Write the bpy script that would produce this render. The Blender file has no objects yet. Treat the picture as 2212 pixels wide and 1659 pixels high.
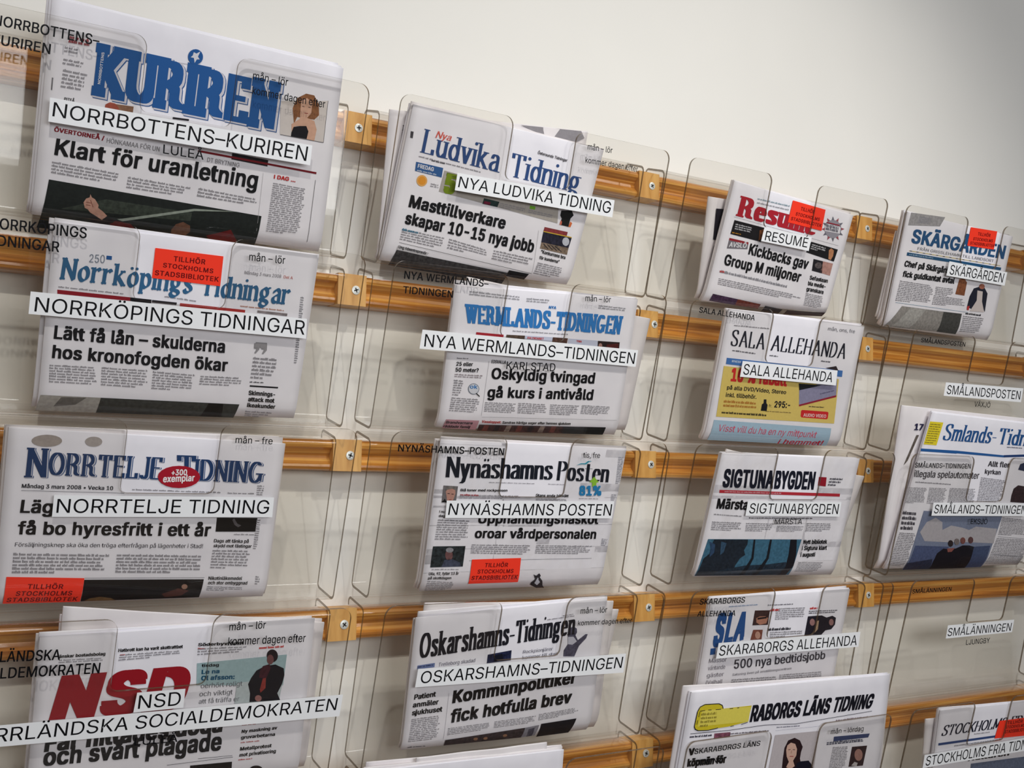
import bpy, math, random
from mathutils import Vector, Matrix
from mathutils.geometry import tessellate_polygon, delaunay_2d_cdt

random.seed(7)
S = bpy.context.scene
COL = S.collection

# ------------------------------------------------------------------ measures
H = 0.2            # pitch of the rails
W = 0.464          # pitch of the columns of holders
ZS = 2.1           # height of the zero row above the floor
F_PX = 2578.85
YAW, PITCH, ROLL = 0.58703362, 0.07814872, 0.02024321
CAM = Vector((-0.1719661, -1.32991125, ZS - 0.62233359))

fwd = Vector((math.sin(YAW) * math.cos(PITCH), math.cos(YAW) * math.cos(PITCH), math.sin(PITCH)))
rt0 = fwd.cross(Vector((0, 0, 1))).normalized()
up0 = rt0.cross(fwd)
RIGHT = rt0 * math.cos(ROLL) + up0 * math.sin(ROLL)
UP = -rt0 * math.sin(ROLL) + up0 * math.cos(ROLL)

# ------------------------------------------------------------------ camera
cd = bpy.data.cameras.new('camera')
cam = bpy.data.objects.new('camera', cd)
COL.objects.link(cam)
cd.sensor_fit = 'HORIZONTAL'
cd.sensor_width = 36.0
cd.lens = F_PX * 36.0 / 2212.0
cd.clip_start = 0.02
m = Matrix((RIGHT, UP, -fwd)).transposed().to_4x4()
m.translation = CAM
cam.matrix_world = m
S.camera = cam

# ------------------------------------------------------------------ light
S.view_settings.view_transform = 'Standard'
S.view_settings.look = 'None'
S.view_settings.exposure = 0.06
S.view_settings.gamma = 1.0
S.view_settings.use_curve_mapping = False
S.cycles.transparent_max_bounces = 40
S.cycles.max_bounces = 10
S.cycles.use_denoising = True

w = bpy.data.worlds.new('room_light')
S.world = w
w.use_nodes = True
w.node_tree.nodes['Background'].inputs[0].default_value = (0.95, 0.93, 0.93, 1)
w.node_tree.nodes['Background'].inputs[1].default_value = 0.06


def ceiling_spot(x, d, z, power, aim, cone=88, col=(1.0, 0.972, 0.915)):
    ld = bpy.data.lights.new('ceiling_spot', 'SPOT')
    ld.shadow_soft_size = .022
    ld.spot_size = math.radians(cone)
    ld.spot_blend = 1.0
    ld.energy = power
    ld.color = col
    o = bpy.data.objects.new('ceiling_spot', ld)
    COL.objects.link(o)
    o.location = (x, -d, ZS + z)
    o.rotation_euler = (Vector((aim[0], 0, ZS + aim[1])) - o.location).to_track_quat('-Z', 'Y').to_euler()


for args in ((-0.3, 1.4, 0.9, 46, (0.35, -0.72), 64), (1.0, 1.4, 0.95, 41, (1.0, -0.45), 58), (1.9, 1.4, 0.8, 36, (1.15, -0.65), 62)):
    ceiling_spot(*args)
ld = bpy.data.lights.new('frontal_fill', 'AREA')      # added soft fill from behind the camera, brightens the papers; no window there
ld.shape = 'RECTANGLE'
ld.size, ld.size_y = 2.6, 1.1
ld.energy = 55
ld.color = (.94, .96, 1.0)
o = bpy.data.objects.new('frontal_fill', ld)
COL.objects.link(o)
o.location = (0.9, -3.4, 2.0)
o.rotation_euler = (Vector((0.7, 0, 1.6)) - o.location).to_track_quat('-Z', 'Y').to_euler()


# ------------------------------------------------------------------ materials
def lin(c):
    return tuple(((v / 255.0) / 12.92 if v / 255.0 <= 0.04045 else ((v / 255.0 + 0.055) / 1.055) ** 2.4) for v in c[:3])


def new_mat(name):
    mt = bpy.data.materials.new(name)
    mt.use_nodes = True
    nt = mt.node_tree
    return mt, nt, nt.nodes['Principled BSDF'], nt.nodes['Material Output']


def plain(name, col, rough=0.6, metal=0.0, coat=0.0):
    mt, nt, b, o = new_mat(name)
    b.inputs['Base Color'].default_value = (*lin(col), 1)
    b.inputs['Roughness'].default_value = rough
    b.inputs['Metallic'].default_value = metal
    b.inputs['Coat Weight'].default_value = coat
    return mt


def noise(nt, scale, detail=3.0, vec=None, mapscale=None):
    tc = nt.nodes.new('ShaderNodeTexCoord')
    n = nt.nodes.new('ShaderNodeTexNoise')
    n.inputs['Scale'].default_value = scale
    n.inputs['Detail'].default_value = detail
    if mapscale:
        mp = nt.nodes.new('ShaderNodeMapping')
        mp.inputs['Scale'].default_value = mapscale
        nt.links.new(tc.outputs['Object'], mp.inputs['Vector'])
        nt.links.new(mp.outputs['Vector'], n.inputs['Vector'])
    else:
        nt.links.new(tc.outputs['Object'], n.inputs['Vector'])
    return n


def ramp(nt, src, stops):
    r = nt.nodes.new('ShaderNodeValToRGB')
    cr = r.color_ramp
    while len(cr.elements) < len(stops):
        cr.elements.new(0.5)
    for e, (p, c) in zip(cr.elements, stops):
        e.position = p
        e.color = (*lin(c), 1)
    nt.links.new(src, r.inputs['Fac'])
    return r


def bump(nt, src, strength, dist, bsdf):
    bp = nt.nodes.new('ShaderNodeBump')
    bp.inputs['Strength'].default_value = strength
    bp.inputs['Distance'].default_value = dist
    nt.links.new(src, bp.inputs['Height'])
    nt.links.new(bp.outputs['Normal'], bsdf.inputs['Normal'])


# painted wall
M_WALL, nt, b, o = new_mat('cream_wall_paint')
n = noise(nt, 3.0)
nt.links.new(ramp(nt, n.outputs['Fac'], [(0.3, (228, 226, 220)), (0.7, (233, 231, 225))]).outputs['Color'], b.inputs['Base Color'])
b.inputs['Roughness'].default_value = 0.7
n = noise(nt, 400.0)
bump(nt, n.outputs['Fac'], 0.15, 0.0005, b)
# floor
M_FLOOR, nt, b, o = new_mat('floor_linoleum')
n = noise(nt, 6.0)
nt.links.new(ramp(nt, n.outputs['Fac'], [(0.3, (120, 100, 80)), (0.7, (140, 118, 95))]).outputs['Color'], b.inputs['Base Color'])
b.inputs['Roughness'].default_value = 0.4
# varnished wood, grain along X
M_WOOD, nt, b, o = new_mat('varnished_pine')
n = noise(nt, 1.0, 5.0, mapscale=(3.0, 160.0, 160.0))
n.inputs['Distortion'].default_value = 0.6
nt.links.new(ramp(nt, n.outputs['Fac'], [(0.28, (138, 78, 24)), (0.48, (196, 128, 48)), (0.7, (232, 176, 92))]).outputs['Color'], b.inputs['Base Color'])
b.inputs['Roughness'].default_value = 0.28
b.inputs['Coat Weight'].default_value = 0.5
b.inputs['Coat Roughness'].default_value = 0.12
M_BLOCK, nt, b, o = new_mat('varnished_pine_block')
n = noise(nt, 1.0, 5.0, mapscale=(110.0, 110.0, 14.0))
nt.links.new(ramp(nt, n.outputs['Fac'], [(0.3, (196, 140, 66)), (0.7, (226, 176, 100))]).outputs['Color'], b.inputs['Base Color'])
b.inputs['Roughness'].default_value = 0.4
M_STEEL = plain('zinc_steel', (215, 218, 214), 0.4, 0.3)
M_SLOT = plain('screw_recess', (50, 50, 48), 0.6)
# newsprint
M_PAPER, nt, b, o = new_mat('newsprint')
n = noise(nt, 25.0, 6.0)
nt.links.new(ramp(nt, n.outputs['Fac'], [(0.3, (233, 231, 238)), (0.7, (242, 240, 246))]).outputs['Color'], b.inputs['Base Color'])
b.inputs['Roughness'].default_value = 0.85
n = noise(nt, 14.0, 3.0)
bump(nt, n.outputs['Fac'], 0.25, 0.004, b)
# bare paper, a shade whiter, for unprinted back sections
M_WHITE, nt, b, o = new_mat('white_newsprint')
n = noise(nt, 25.0, 6.0)
nt.links.new(ramp(nt, n.outputs['Fac'], [(0.3, (224, 218, 220)), (0.7, (234, 229, 229))]).outputs['Color'], b.inputs['Base Color'])
b.inputs['Roughness'].default_value = 0.85
# printing ink: colour from the printed patch, alpha = how much picture grain it has
M_INK, nt, b, o = new_mat('printing_ink')
at_ = nt.nodes.new('ShaderNodeVertexColor')
at_.layer_name = 'Col'
n = noise(nt, 260.0, 4.0)
r = ramp(nt, n.outputs['Fac'], [(0.32, (40, 40, 40)), (0.68, (255, 255, 255))])
mx = nt.nodes.new('ShaderNodeMix')
mx.data_type = 'RGBA'
mx.blend_type = 'MULTIPLY'
nt.links.new(at_.outputs['Alpha'], mx.inputs['Factor'])
nt.links.new(at_.outputs['Color'], mx.inputs['A'])
nt.links.new(r.outputs['Color'], mx.inputs['B'])
nt.links.new(mx.outputs['Result'], b.inputs['Base Color'])
b.inputs['Roughness'].default_value = 0.7
# holder lettering and card
M_BLACK = plain('black_lettering', (14, 14, 18), 0.5)
M_BLACK.node_tree.nodes['Principled BSDF'].inputs['Specular IOR Level'].default_value = 0.12
M_INK.node_tree.nodes['Principled BSDF'].inputs['Specular IOR Level'].default_value = 0.15
M_CARD = plain('white_label_card', (246, 248, 250), 0.5)


def sheet_mat(name, tint, gloss):
    mt = bpy.data.materials.new(name)
    mt.use_nodes = True
    nt = mt.node_tree
    nt.nodes.remove(nt.nodes['Principled BSDF'])
    out = nt.nodes['Material Output']
    tr = nt.nodes.new('ShaderNodeBsdfTransparent')
    tr.inputs['Color'].default_value = (*tint, 1)
    gl = nt.nodes.new('ShaderNodeBsdfGlossy')
    gl.inputs['Roughness'].default_value = gloss
    # Schlick reflectance, the same from either side of the thin sheet
    lw = nt.nodes.new('ShaderNodeLayerWeight')
    lw.inputs['Blend'].default_value = 0.5
    pw = nt.nodes.new('ShaderNodeMath')
    pw.operation = 'POWER'
    pw.inputs[1].default_value = 4.0
    nt.links.new(lw.outputs['Facing'], pw.inputs[0])
    fr = nt.nodes.new('ShaderNodeMath')
    fr.operation = 'MULTIPLY_ADD'
    fr.inputs[1].default_value = 0.7
    fr.inputs[2].default_value = 0.035
    nt.links.new(pw.outputs[0], fr.inputs[0])
    mx = nt.nodes.new('ShaderNodeMixShader')
    nt.links.new(fr.outputs[0], mx.inputs['Fac'])
    nt.links.new(tr.outputs['BSDF'], mx.inputs[1])
    nt.links.new(gl.outputs['BSDF'], mx.inputs[2])
    nt.links.new(mx.outputs['Shader'], out.inputs['Surface'])
    return mt


M_CLEAR = sheet_mat('clear_acrylic', (0.984, 0.979, 0.968), 0.02)
M_RIM, nt, b, o = new_mat('acrylic_cut_edge')
b.inputs['Base Color'].default_value = (*lin((104, 88, 72)), 1)
b.inputs['Roughness'].default_value = 0.15
tr = nt.nodes.new('ShaderNodeBsdfTransparent')
tr.inputs['Color'].default_value = (0.75, 0.7, 0.62, 1)
mx = nt.nodes.new('ShaderNodeMixShader')
mx.inputs['Fac'].default_value = 0.75
nt.links.new(tr.outputs['BSDF'], mx.inputs[1])
nt.links.new(b.outputs['BSDF'], mx.inputs[2])
nt.links.new(mx.outputs['Shader'], o.inputs['Surface'])


# ------------------------------------------------------------------ mesh helpers
def mesh_obj(name, verts, faces, mats, parent=None, cols=None, mi=None, smooth=False):
    me = bpy.data.meshes.new(name)
    me.from_pydata([tuple(v) for v in verts], [], faces)
    for mt in (mats if isinstance(mats, (list, tuple)) else [mats]):
        me.materials.append(mt)
    if mi:
        me.polygons.foreach_set('material_index', mi)
    if cols:
        ca = me.color_attributes.new('Col', 'FLOAT_COLOR', 'POINT')
        ca.data.foreach_set('color', [c for col in cols for c in col])
    if smooth:
        me.polygons.foreach_set('use_smooth', [True] * len(me.polygons))
    me.update()
    ob = bpy.data.objects.new(name, me)
    COL.objects.link(ob)
    if parent:
        ob.parent = parent
    return ob


def empty(name, loc, label, cat, group=None):
    ob = bpy.data.objects.new(name, None)
    ob.empty_display_size = 0.02
    COL.objects.link(ob)
    ob.location = loc
    ob['label'] = label
    ob['category'] = cat
    if group:
        ob['group'] = group
    return ob


def box(x0, x1, y0, y1, z0, z1):
    v = [(x0, y0, z0), (x1, y0, z0), (x1, y1, z0), (x0, y1, z0), (x0, y0, z1), (x1, y0, z1), (x1, y1, z1), (x0, y1, z1)]
    f = [(0, 3, 2, 1), (4, 5, 6, 7), (0, 1, 5, 4), (1, 2, 6, 5), (2, 3, 7, 6), (3, 0, 4, 7)]
    return v, f


# ------------------------------------------------------------------ room
wv, wf = box(-3.0, 5.0, 0.0, 0.12, 0.0, 3.4)
wall = mesh_obj('wall_back', wv, wf, M_WALL)
wall['kind'] = 'structure'
fv, ff = box(-3.0, 5.0, -4.0, 0.12, -0.1, 0.0)
fl = mesh_obj('floor', fv, ff, M_FLOOR)
fl['kind'] = 'structure'

# ------------------------------------------------------------------ rails
RAIL_PROFILE = [(0, -.0185), (.0215, -.0185), (.0245, -.0170), (.0262, -.0140), (.0262, -.0112), (.0238, -.0088), (.0208, -.0050),
                (.0200, -.0010), (.0212, .0030), (.0246, .0065), (.0280, .0090), (.0288, .0120), (.0280, .0150), (.0255, .0175), (.0215, .0187), (0, .0187)]
X0, X1 = -0.55, 2.35
ORD = ['topmost', 'second from top', 'third from top', 'fourth from top', 'lowest']
SCREW_DX = {(1, 1): -4.4, (1, 2): -1.4, (1, 3): -2.3, (1, 4): -3.4, (2, 1): -.6, (2, 2): 6.8, (2, 3): 3.3, (2, 4): 2.0}
for r in range(1, 6):
    z = ZS - r * H
    root = empty('wooden_rail', (0, 0, z), 'horizontal moulded varnished wood rail on the wall, %s of the five' % ORD[r - 1], 'rail', 'wooden rails on the wall')
    n = len(RAIL_PROFILE)
    v = [(x, -d, zz) for x in (X0, X1) for d, zz in RAIL_PROFILE]
    f = [(i, i + n, i + n + 1, i + 1) for i in range(n - 1)] + [(n - 1, 2 * n - 1, n, 0), tuple(range(n)), tuple(range(2 * n - 1, n - 1, -1))]
    mesh_obj('moulding', v, f, M_WOOD, root)
    for c in range(0, 6):
        bx = c * W - 0.0055 + random.uniform(-.001, .001)
        if c == 0:
            bx += .004
        bv, bf = box(bx - .0188, bx + .0188, -.0305, -.001, -.0189, .0190)
        blk = mesh_obj('joint_block', bv, bf, M_BLOCK, root)
        # countersunk cross-head screw
        sx = c * W + SCREW_DX.get((c, r), 0) / 1000.0
        R_ = .0056
        sv, sf, smi = [], [], []
        K = 16
        for ring, (rr, yy) in enumerate([(R_, -.0304), (R_ * .97, -.0313), (R_ * .6, -.0317)]):
            for k in range(K):
                a = 2 * math.pi * k / K
                sv.append((sx + rr * math.cos(a), yy, rr * math.sin(a)))
        for ring in range(2):
            for k in range(K):
                sf.append((ring * K + k, ring * K + (k + 1) % K, (ring + 1) * K + (k + 1) % K, (ring + 1) * K + k))
                smi.append(0)
        sf.append(tuple(2 * K + k for k in range(K)))
        smi.append(0)
        a0 = random.uniform(0, 1.5)
        for k in range(2):
            a = a0 + k * math.pi / 2
            ux, uz = math.cos(a), math.sin(a)
            px, pz = -uz, ux
            L, T = .0030, .0008
            i0 = len(sv)
            for s, t in ((-1, -1), (1, -1), (1, 1), (-1, 1)):
                sv.append((sx + s * L * ux + t * T * px, -.03185, s * L * uz + t * T * pz))
            sf.append((i0, i0 + 1, i0 + 2, i0 + 3))
            smi.append(1)
        mesh_obj('screw', sv, sf, [M_STEEL, M_SLOT], blk, mi=smi)

# ------------------------------------------------------------------ the leaning front plane of a row of holders
SL = 0.267
q = math.sqrt(1 + SL * SL)
V_ = Vector((0, -SL / q, 1 / q))
N_ = Vector((0, -1 / q, -SL / q))


def origin(r):
    return Vector((0, -.0548, ZS - r * H - .1693))


def at(px, py, r, g=0.0):
    """pixel of the 2212x1659 photograph -> (x, v) on the plane g behind the front of row r"""
    ray = RIGHT * ((px - 1106.0) / F_PX) + UP * ((829.5 - py) / F_PX) + fwd
    o0 = origin(r) - N_ * g
    t = (o0 - CAM).dot(N_) / ray.dot(N_)
    p = CAM + ray * t - o0
    return (p.x, p.dot(V_))


# ------------------------------------------------------------------ stroke alphabet for the drawn mastheads
def el(cx, cy, rx, ry, a0=0, a1=360, n=20):
    return [(cx + rx * math.cos(math.radians(a0 + (a1 - a0) * i / n)), cy + ry * math.sin(math.radians(a0 + (a1 - a0) * i / n))) for i in range(n + 1)]


def sp(pts, k=5):
    out = []
    P = [pts[0]] + list(pts) + [pts[-1]]
    for i in range(1, len(P) - 2):
        p0, p1, p2, p3 = P[i - 1:i + 3]
        for j in range(k):
            t = j / k
            out.append(tuple(.5 * (2 * p1[a] + (p2[a] - p0[a]) * t + (2 * p0[a] - 5 * p1[a] + 4 * p2[a] - p3[a]) * t * t + (3 * p1[a] - p0[a] - 3 * p2[a] + p3[a]) * t ** 3) for a in (0, 1)))
    out.append(pts[-1])
    return out


XH = .68
G = {
    'A': ([[(0, 0), (.33, 1)], [(.33, 1), (.66, 0)], [(.14, .34), (.54, .34)]], [(0, 0), (.66, 0)]),
    'B': ([[(0, 0), (0, 1)], [(0, 1), (.22, 1)] + el(.22, .76, .24, .24, 90, -90, 8) + [(0, .52)], [(.22, .52)] + el(.24, .26, .27, .26, 90, -90, 8) + [(0, 0)]], []),
    'C': ([el(.33, .5, .33, .5, 45, 315, 16)], []),
    'D': ([[(0, 0), (0, 1)], [(0, 1), (.18, 1)] + el(.18, .5, .38, .5, 90, -90, 12) + [(0, 0)]], []),
    'E': ([[(0, 0), (0, 1)], [(0, 1), (.44, 1), (.44, .84)], [(0, .52), (.32, .52)], [(0, 0), (.47, 0), (.47, .17)]], []),
    'F': ([[(0, 0), (0, 1)], [(0, 1), (.44, 1), (.44, .84)], [(0, .5), (.32, .5)]], [(0, 0)]),
    'G': ([el(.33, .5, .33, .5, 50, 345, 16), [(.65, .42), (.65, .1)], [(.45, .42), (.72, .42)]], []),
    'H': ([[(0, 0), (0, 1)], [(.55, 0), (.55, 1)], [(0, .5), (.55, .5)]], [(0, 0), (0, 1), (.55, 0), (.55, 1)]),
    'I': ([[(0, 0), (0, 1)]], [(0, 0), (0, 1)]),
    'J': ([[(.28, 1), (.28, .2)] + el(.12, .18, .16, .18, 0, -160, 8)], [(.28, 1)]),
    'K': ([[(0, 0), (0, 1)], [(.02, .38), (.5, 1)], [(.16, .56), (.56, 0)]], [(0, 0), (0, 1), (.5, 1), (.56, 0)]),
    'L': ([[(0, 0), (0, 1)], [(0, 0), (.46, 0), (.46, .2)]], [(0, 1), (0, 0)]),
    'M': ([[(0, 0), (.02, 1)], [(.02, 1), (.36, .08)], [(.36, .08), (.70, 1)], [(.70, 1), (.74, 0)]], [(0, 0), (.02, 1), (.70, 1), (.74, 0)]),
    'N': ([[(0, 0), (0, 1)], [(0, 1), (.55, 0)], [(.55, 0), (.55, 1)]], [(0, 0), (0, 1), (.55, 1)]),
    'O': ([el(.33, .5, .33, .5)], []),
    'P': ([[(0, 0), (0, 1)], [(0, 1), (.2, 1)] + el(.2, .75, .26, .25, 90, -90, 8) + [(0, .5)]], [(0, 0), (0, 1)]),
    'R': ([[(0, 0), (0, 1)], [(0, 1), (.2, 1)] + el(.2, .75, .26, .25, 90, -90, 8) + [(0, .5)], sp([(.22, .5), (.4, .4), (.42, .12), (.56, .02)])], [(0, 0), (0, 1)]),
    'S': ([sp([(.5, .78), (.46, .95), (.27, 1), (.05, .9), (.03, .72), (.2, .56), (.42, .44), (.52, .26), (.46, .07), (.25, 0), (.03, .07), (0, .24)])], []),
    'T': ([[(.3, 0), (.3, 1)], [(0, .82), (0, 1), (.6, 1), (.6, .82)]], [(.3, 0)]),
    'U': ([[(0, 1), (0, .26)] + el(.27, .26, .27, .26, 180, 360, 10) + [(.54, 1)]], [(0, 1), (.54, 1)]),
    'V': ([[(0, 1), (.32, 0)], [(.32, 0), (.62, 1)]], [(0, 1), (.62, 1)]),
    'W': ([[(0, 1), (.2, 0)], [(.2, 0), (.42, .9)], [(.42, .9), (.62, 0)], [(.62, 0), (.84, 1)]], [(0, 1), (.42, 1), (.84, 1)]),
    'a': ([sp([(.05, .52), (.1, .64), (.22, .68), (.34, .6), (.36, .45)]) + [(.36, .0)], sp([(.36, .42), (.16, .36), (.02, .24), (.03, .06), (.16, 0), (.30, .05), (.36, .14)])], [(.40, 0)]),
    'd': ([[(.4, 0), (.4, 1)], el(.21, .33, .2, .33)], [(.44, 0), (.36, 1)]),
    'e': ([sp([(0.02, .37), (.38, .37), (.37, .52), (.28, .66), (.14, .67), (.02, .5), (0, .3), (.06, .08), (.2, 0), (.38, .1)])], []),
    'g': ([el(.19, .42, .18, .25), [(.37, .67), (.46, .67)], sp([(.06, .2), (.02, .08), (.32, .02), (.42, -.1), (.28, -.27), (.08, -.26), (0, -.14), (.08, .0)])], []),
    'h': ([[(0, 0), (0, 1)], sp([(0, .5), (.12, .64), (.26, .68), (.36, .58), (.38, .4)]) + [(.38, 0)]], [(0, 0), (.38, 0), (-.03, 1)]),
    'i': ([[(0, 0), (0, XH)]], [(0, 0), (-.03, XH)]),
    'k': ([[(0, 0), (0, 1)], [(.02, .26), (.34, XH)], [(.12, .38), (.42, 0)]], [(0, 0), (.42, 0), (.34, XH), (-.03, 1)]),
    'l': ([[(0, 0), (0, 1)]], [(0, 0), (-.03, 1)]),
    'm': ([[(0, 0), (0, XH)], sp([(0, .5), (.12, .64), (.22, .68), (.3, .58), (.32, .4)]) + [(.32, 0)], sp([(.32, .5), (.44, .64), (.54, .68), (.62, .58), (.64, .4)]) + [(.64, 0)]], [(0, 0), (.32, 0), (.64, 0), (-.03, XH)]),
    'n': ([[(0, 0), (0, XH)], sp([(0, .5), (.12, .64), (.26, .68), (.36, .58), (.38, .4)]) + [(.38, 0)]], [(0, 0), (.38, 0), (-.03, XH)]),
    'o': ([el(.21, .34, .21, .34)], []),
    'p': ([[(0, -.28), (0, XH)], el(.2, .34, .2, .34)], [(0, -.28), (-.03, XH)]),
    'r': ([[(0, 0), (0, XH)], sp([(0, .45), (.1, .62), (.22, .68), (.3, .6)])], [(0, 0), (-.03, XH)]),
    's': ([sp([(.33, .54), (.28, .66), (.16, .68), (.03, .6), (.05, .46), (.18, .37), (.32, .26), (.33, .1), (.18, 0), (.04, .03), (0, .14)])], []),
    't': ([[(.08, .92), (.08, .16)] + sp([(.08, .16), (.14, .02), (.3, .05)]), [(-.05, XH), (.28, XH)]], []),
    'u': ([[(0, XH), (0, .2)] + sp([(0, .2), (.08, .03), (.22, 0), (.36, .16)]), [(.38, XH), (.38, 0)]], [(0, XH), (.36, XH), (.42, 0)]),
    'v': ([[(0, XH), (.2, 0)], [(.2, 0), (.38, XH)]], [(0, XH), (.38, XH)]),
    'y': ([[(0, XH), (.2, .02)], [(.38, XH), (.14, -.2), (.02, -.28)]], [(0, XH), (.38, XH)]),
    '-': ([[(0, .36), (.2, .36)]], []),
}
ACC = {'Ä': ('A', 'dd', 1.17), 'Ö': ('O', 'dd', 1.17), 'Å': ('A', 'o', 1.15), 'ä': ('a', 'dd', .88), 'ö': ('o', 'dd', .88), 'å': ('a', 'o', .88), 'é': ('e', 'ac', .8)}


def hull(pts):
    pts = sorted(set((round(a, 5), round(b_, 5)) for a, b_ in pts))
    if len(pts) < 3:
        return pts

    def half(ps):
        h = []
        for p in ps:
            while len(h) > 1 and (h[-1][0] - h[-2][0]) * (p[1] - h[-2][1]) - (h[-1][1] - h[-2][1]) * (p[0] - h[-2][0]) <= 0:
                h.pop()
            h.append(p)
        return h
    return half(pts)[:-1] + half(pts[::-1])[:-1]


def drawn(body, w, t, serif=0.0, gap=.14, rot=0.0, grow=0.0, st=None, sx=1.0):
    """lettering drawn with a rectangular pen w x t: polygons in (x, y), baseline 0, cap height 1"""
    ca, sa = math.cos(rot), math.sin(rot)
    gw, gt = w / 2 + grow, t / 2 + grow
    nib = [(a * ca - b_ * sa, a * sa + b_ * ca) for a, b_ in ((-gw, -gt), (gw, -gt), (gw, gt), (-gw, gt))]
    polys = []
    x = 0.0
    for ch in body:
        if ch == ' ':
            x += .35
            continue
        base, acc, ay = ACC.get(ch, (ch, None, 0))
        strokes, serifs = G[base]
        strokes = [[(px * sx, py) for px, py in s_] for s_ in strokes]
        serifs = [(px * sx, py) for px, py in serifs]
        xs = [p[0] for s in strokes for p in s]
        mn, mxx = min(xs), max(xs)
        cx = (mn + mxx) / 2
        if acc == 'o':
            strokes += [el(cx, ay, .07, .08, n=10)]
        elif acc == 'ac':
            strokes += [[(cx, ay), (cx + .12, ay + .14)]]
        ox = x - mn + w / 2
        dots = [(cx - .13, ay), (cx + .13, ay)] if acc == 'dd' else [(cx, .93)] if ch == 'i' else []
        polys += [[(ox + px + (.085 + grow) * a, py + (.07 + grow) * b_) for a, b_ in el(0, 0, 1, 1, n=9)[:-1]] for px, py in dots]
        sy = lambda y: t / 2 + y * (1 - t)
        for s in strokes:
            for p, q2 in zip(s[:-1], s[1:]):
                pts = [(ox + p[0] + a, sy(p[1]) + b_) for a, b_ in nib] + [(ox + q2[0] + a, sy(q2[1]) + b_) for a, b_ in nib]
                h = hull(pts)
                if len(h) > 2:
                    polys.append(h)
        if serif:
            for px, py in serifs:
                ys = sy(py)
                hh = (st or t) / 2 + grow
                ll = w / 2 + serif + grow
                polys.append([(ox + px - ll, ys - hh), (ox + px + ll, ys - hh), (ox + px + ll, ys + hh), (ox + px - ll, ys + hh)])
        x = ox + mxx + w / 2 + gap
    return polys


import os
FONT, CAP = None, .682
try:        # the interface font that ships inside Blender; the built-in one if it is not there
    fp = os.path.join(bpy.utils.system_resource('DATAFILES', path='fonts'), 'Inter.woff2')
    FONT = bpy.data.fonts.load(fp)
    CAP = .727
except Exception:
    FONT = None


GLYPH = {}


def _raw(body, fill=True):
    c = bpy.data.curves.new('t', 'FONT')
    if FONT:
        c.font = FONT
    c.body = body
    c.size = 1
    c.resolution_u = 3
    if not fill:
        c.fill_mode = 'NONE'
    ob = bpy.data.objects.new('t', c)
    me = ob.to_mesh()
    vs = [(v.co.x, v.co.y) for v in me.vertices]
    es = [tuple(e.vertices) for e in me.edges]
    ob.to_mesh_clear()
    bpy.data.objects.remove(ob)
    bpy.data.curves.remove(c)
    return vs, es


CAP = max(p[1] for p in _raw('H')[0])


def glyph(ch):
    """triangles of one letter, filled by the non-zero rule (the font's contours overlap)"""
    if ch in GLYPH:
        return GLYPH[ch]
    bar = max(p[0] for p in _raw('||')[0])
    adv = max(p[0] for p in _raw('|' + ch + '|')[0]) - bar
    if ch == 'I':          # plain upright, without the cross-bars this font gives it
        xs = sorted(set(round(p[0], 4) for p in _raw('H')[0]))
        x0, x1 = xs[0], xs[1]
        GLYPH[ch] = ([[(x0, 0), (x1, 0), (x1, CAP)], [(x0, 0), (x1, CAP), (x0, CAP)]], x0 + x1)
        return GLYPH[ch]
    vs, es = _raw(ch, False) if ch != ' ' else ([], [])
    tris = []
    if vs:
        nv, ne, nf, ov, oe, of = delaunay_2d_cdt([Vector(v) for v in vs], es, [], 0, 1e-6)
        seg = []
        for a, b_ in es:
            if b_ != a + 1:      # the closing edge of a contour is stored low-high
                a, b_ = b_, a
            seg.append((vs[a], vs[b_]))
        for f in nf:
            cx = sum(nv[i].x for i in f) / len(f)
            cy = sum(nv[i].y for i in f) / len(f)
            wn = 0
            for (x1, y1), (x2, y2) in seg:
                if (y1 <= cy) != (y2 <= cy):
                    if x1 + (cy - y1) / (y2 - y1) * (x2 - x1) > cx:
                        wn += 1 if y2 > y1 else -1
            if wn:
                tris.append([(nv[i].x, nv[i].y) for i in f])
    GLYPH[ch] = (tris, adv)
    return GLYPH[ch]


def typed(body, bold=0.0, track=1.0):
    out = []
    x = 0.0
    base = []
    for ch in body:
        tris, adv = glyph(ch)
        base += [[(px + x, py) for px, py in t] for t in tris]
        x += adv * track + bold * .8
    if not bold:
        return [([(px, py / CAP) for px, py in t], 0) for t in base]
    k = 0
    for dx in (-1, -.33, .33, 1):      # heavier strokes: the same letters laid side by side
        for dy in (-.5, .5):
            out += [([(px + dx * bold, (py + dy * bold + bold / 2) / (CAP + bold)) for px, py in t], k) for t in base]
            k += 1
    return out


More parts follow.
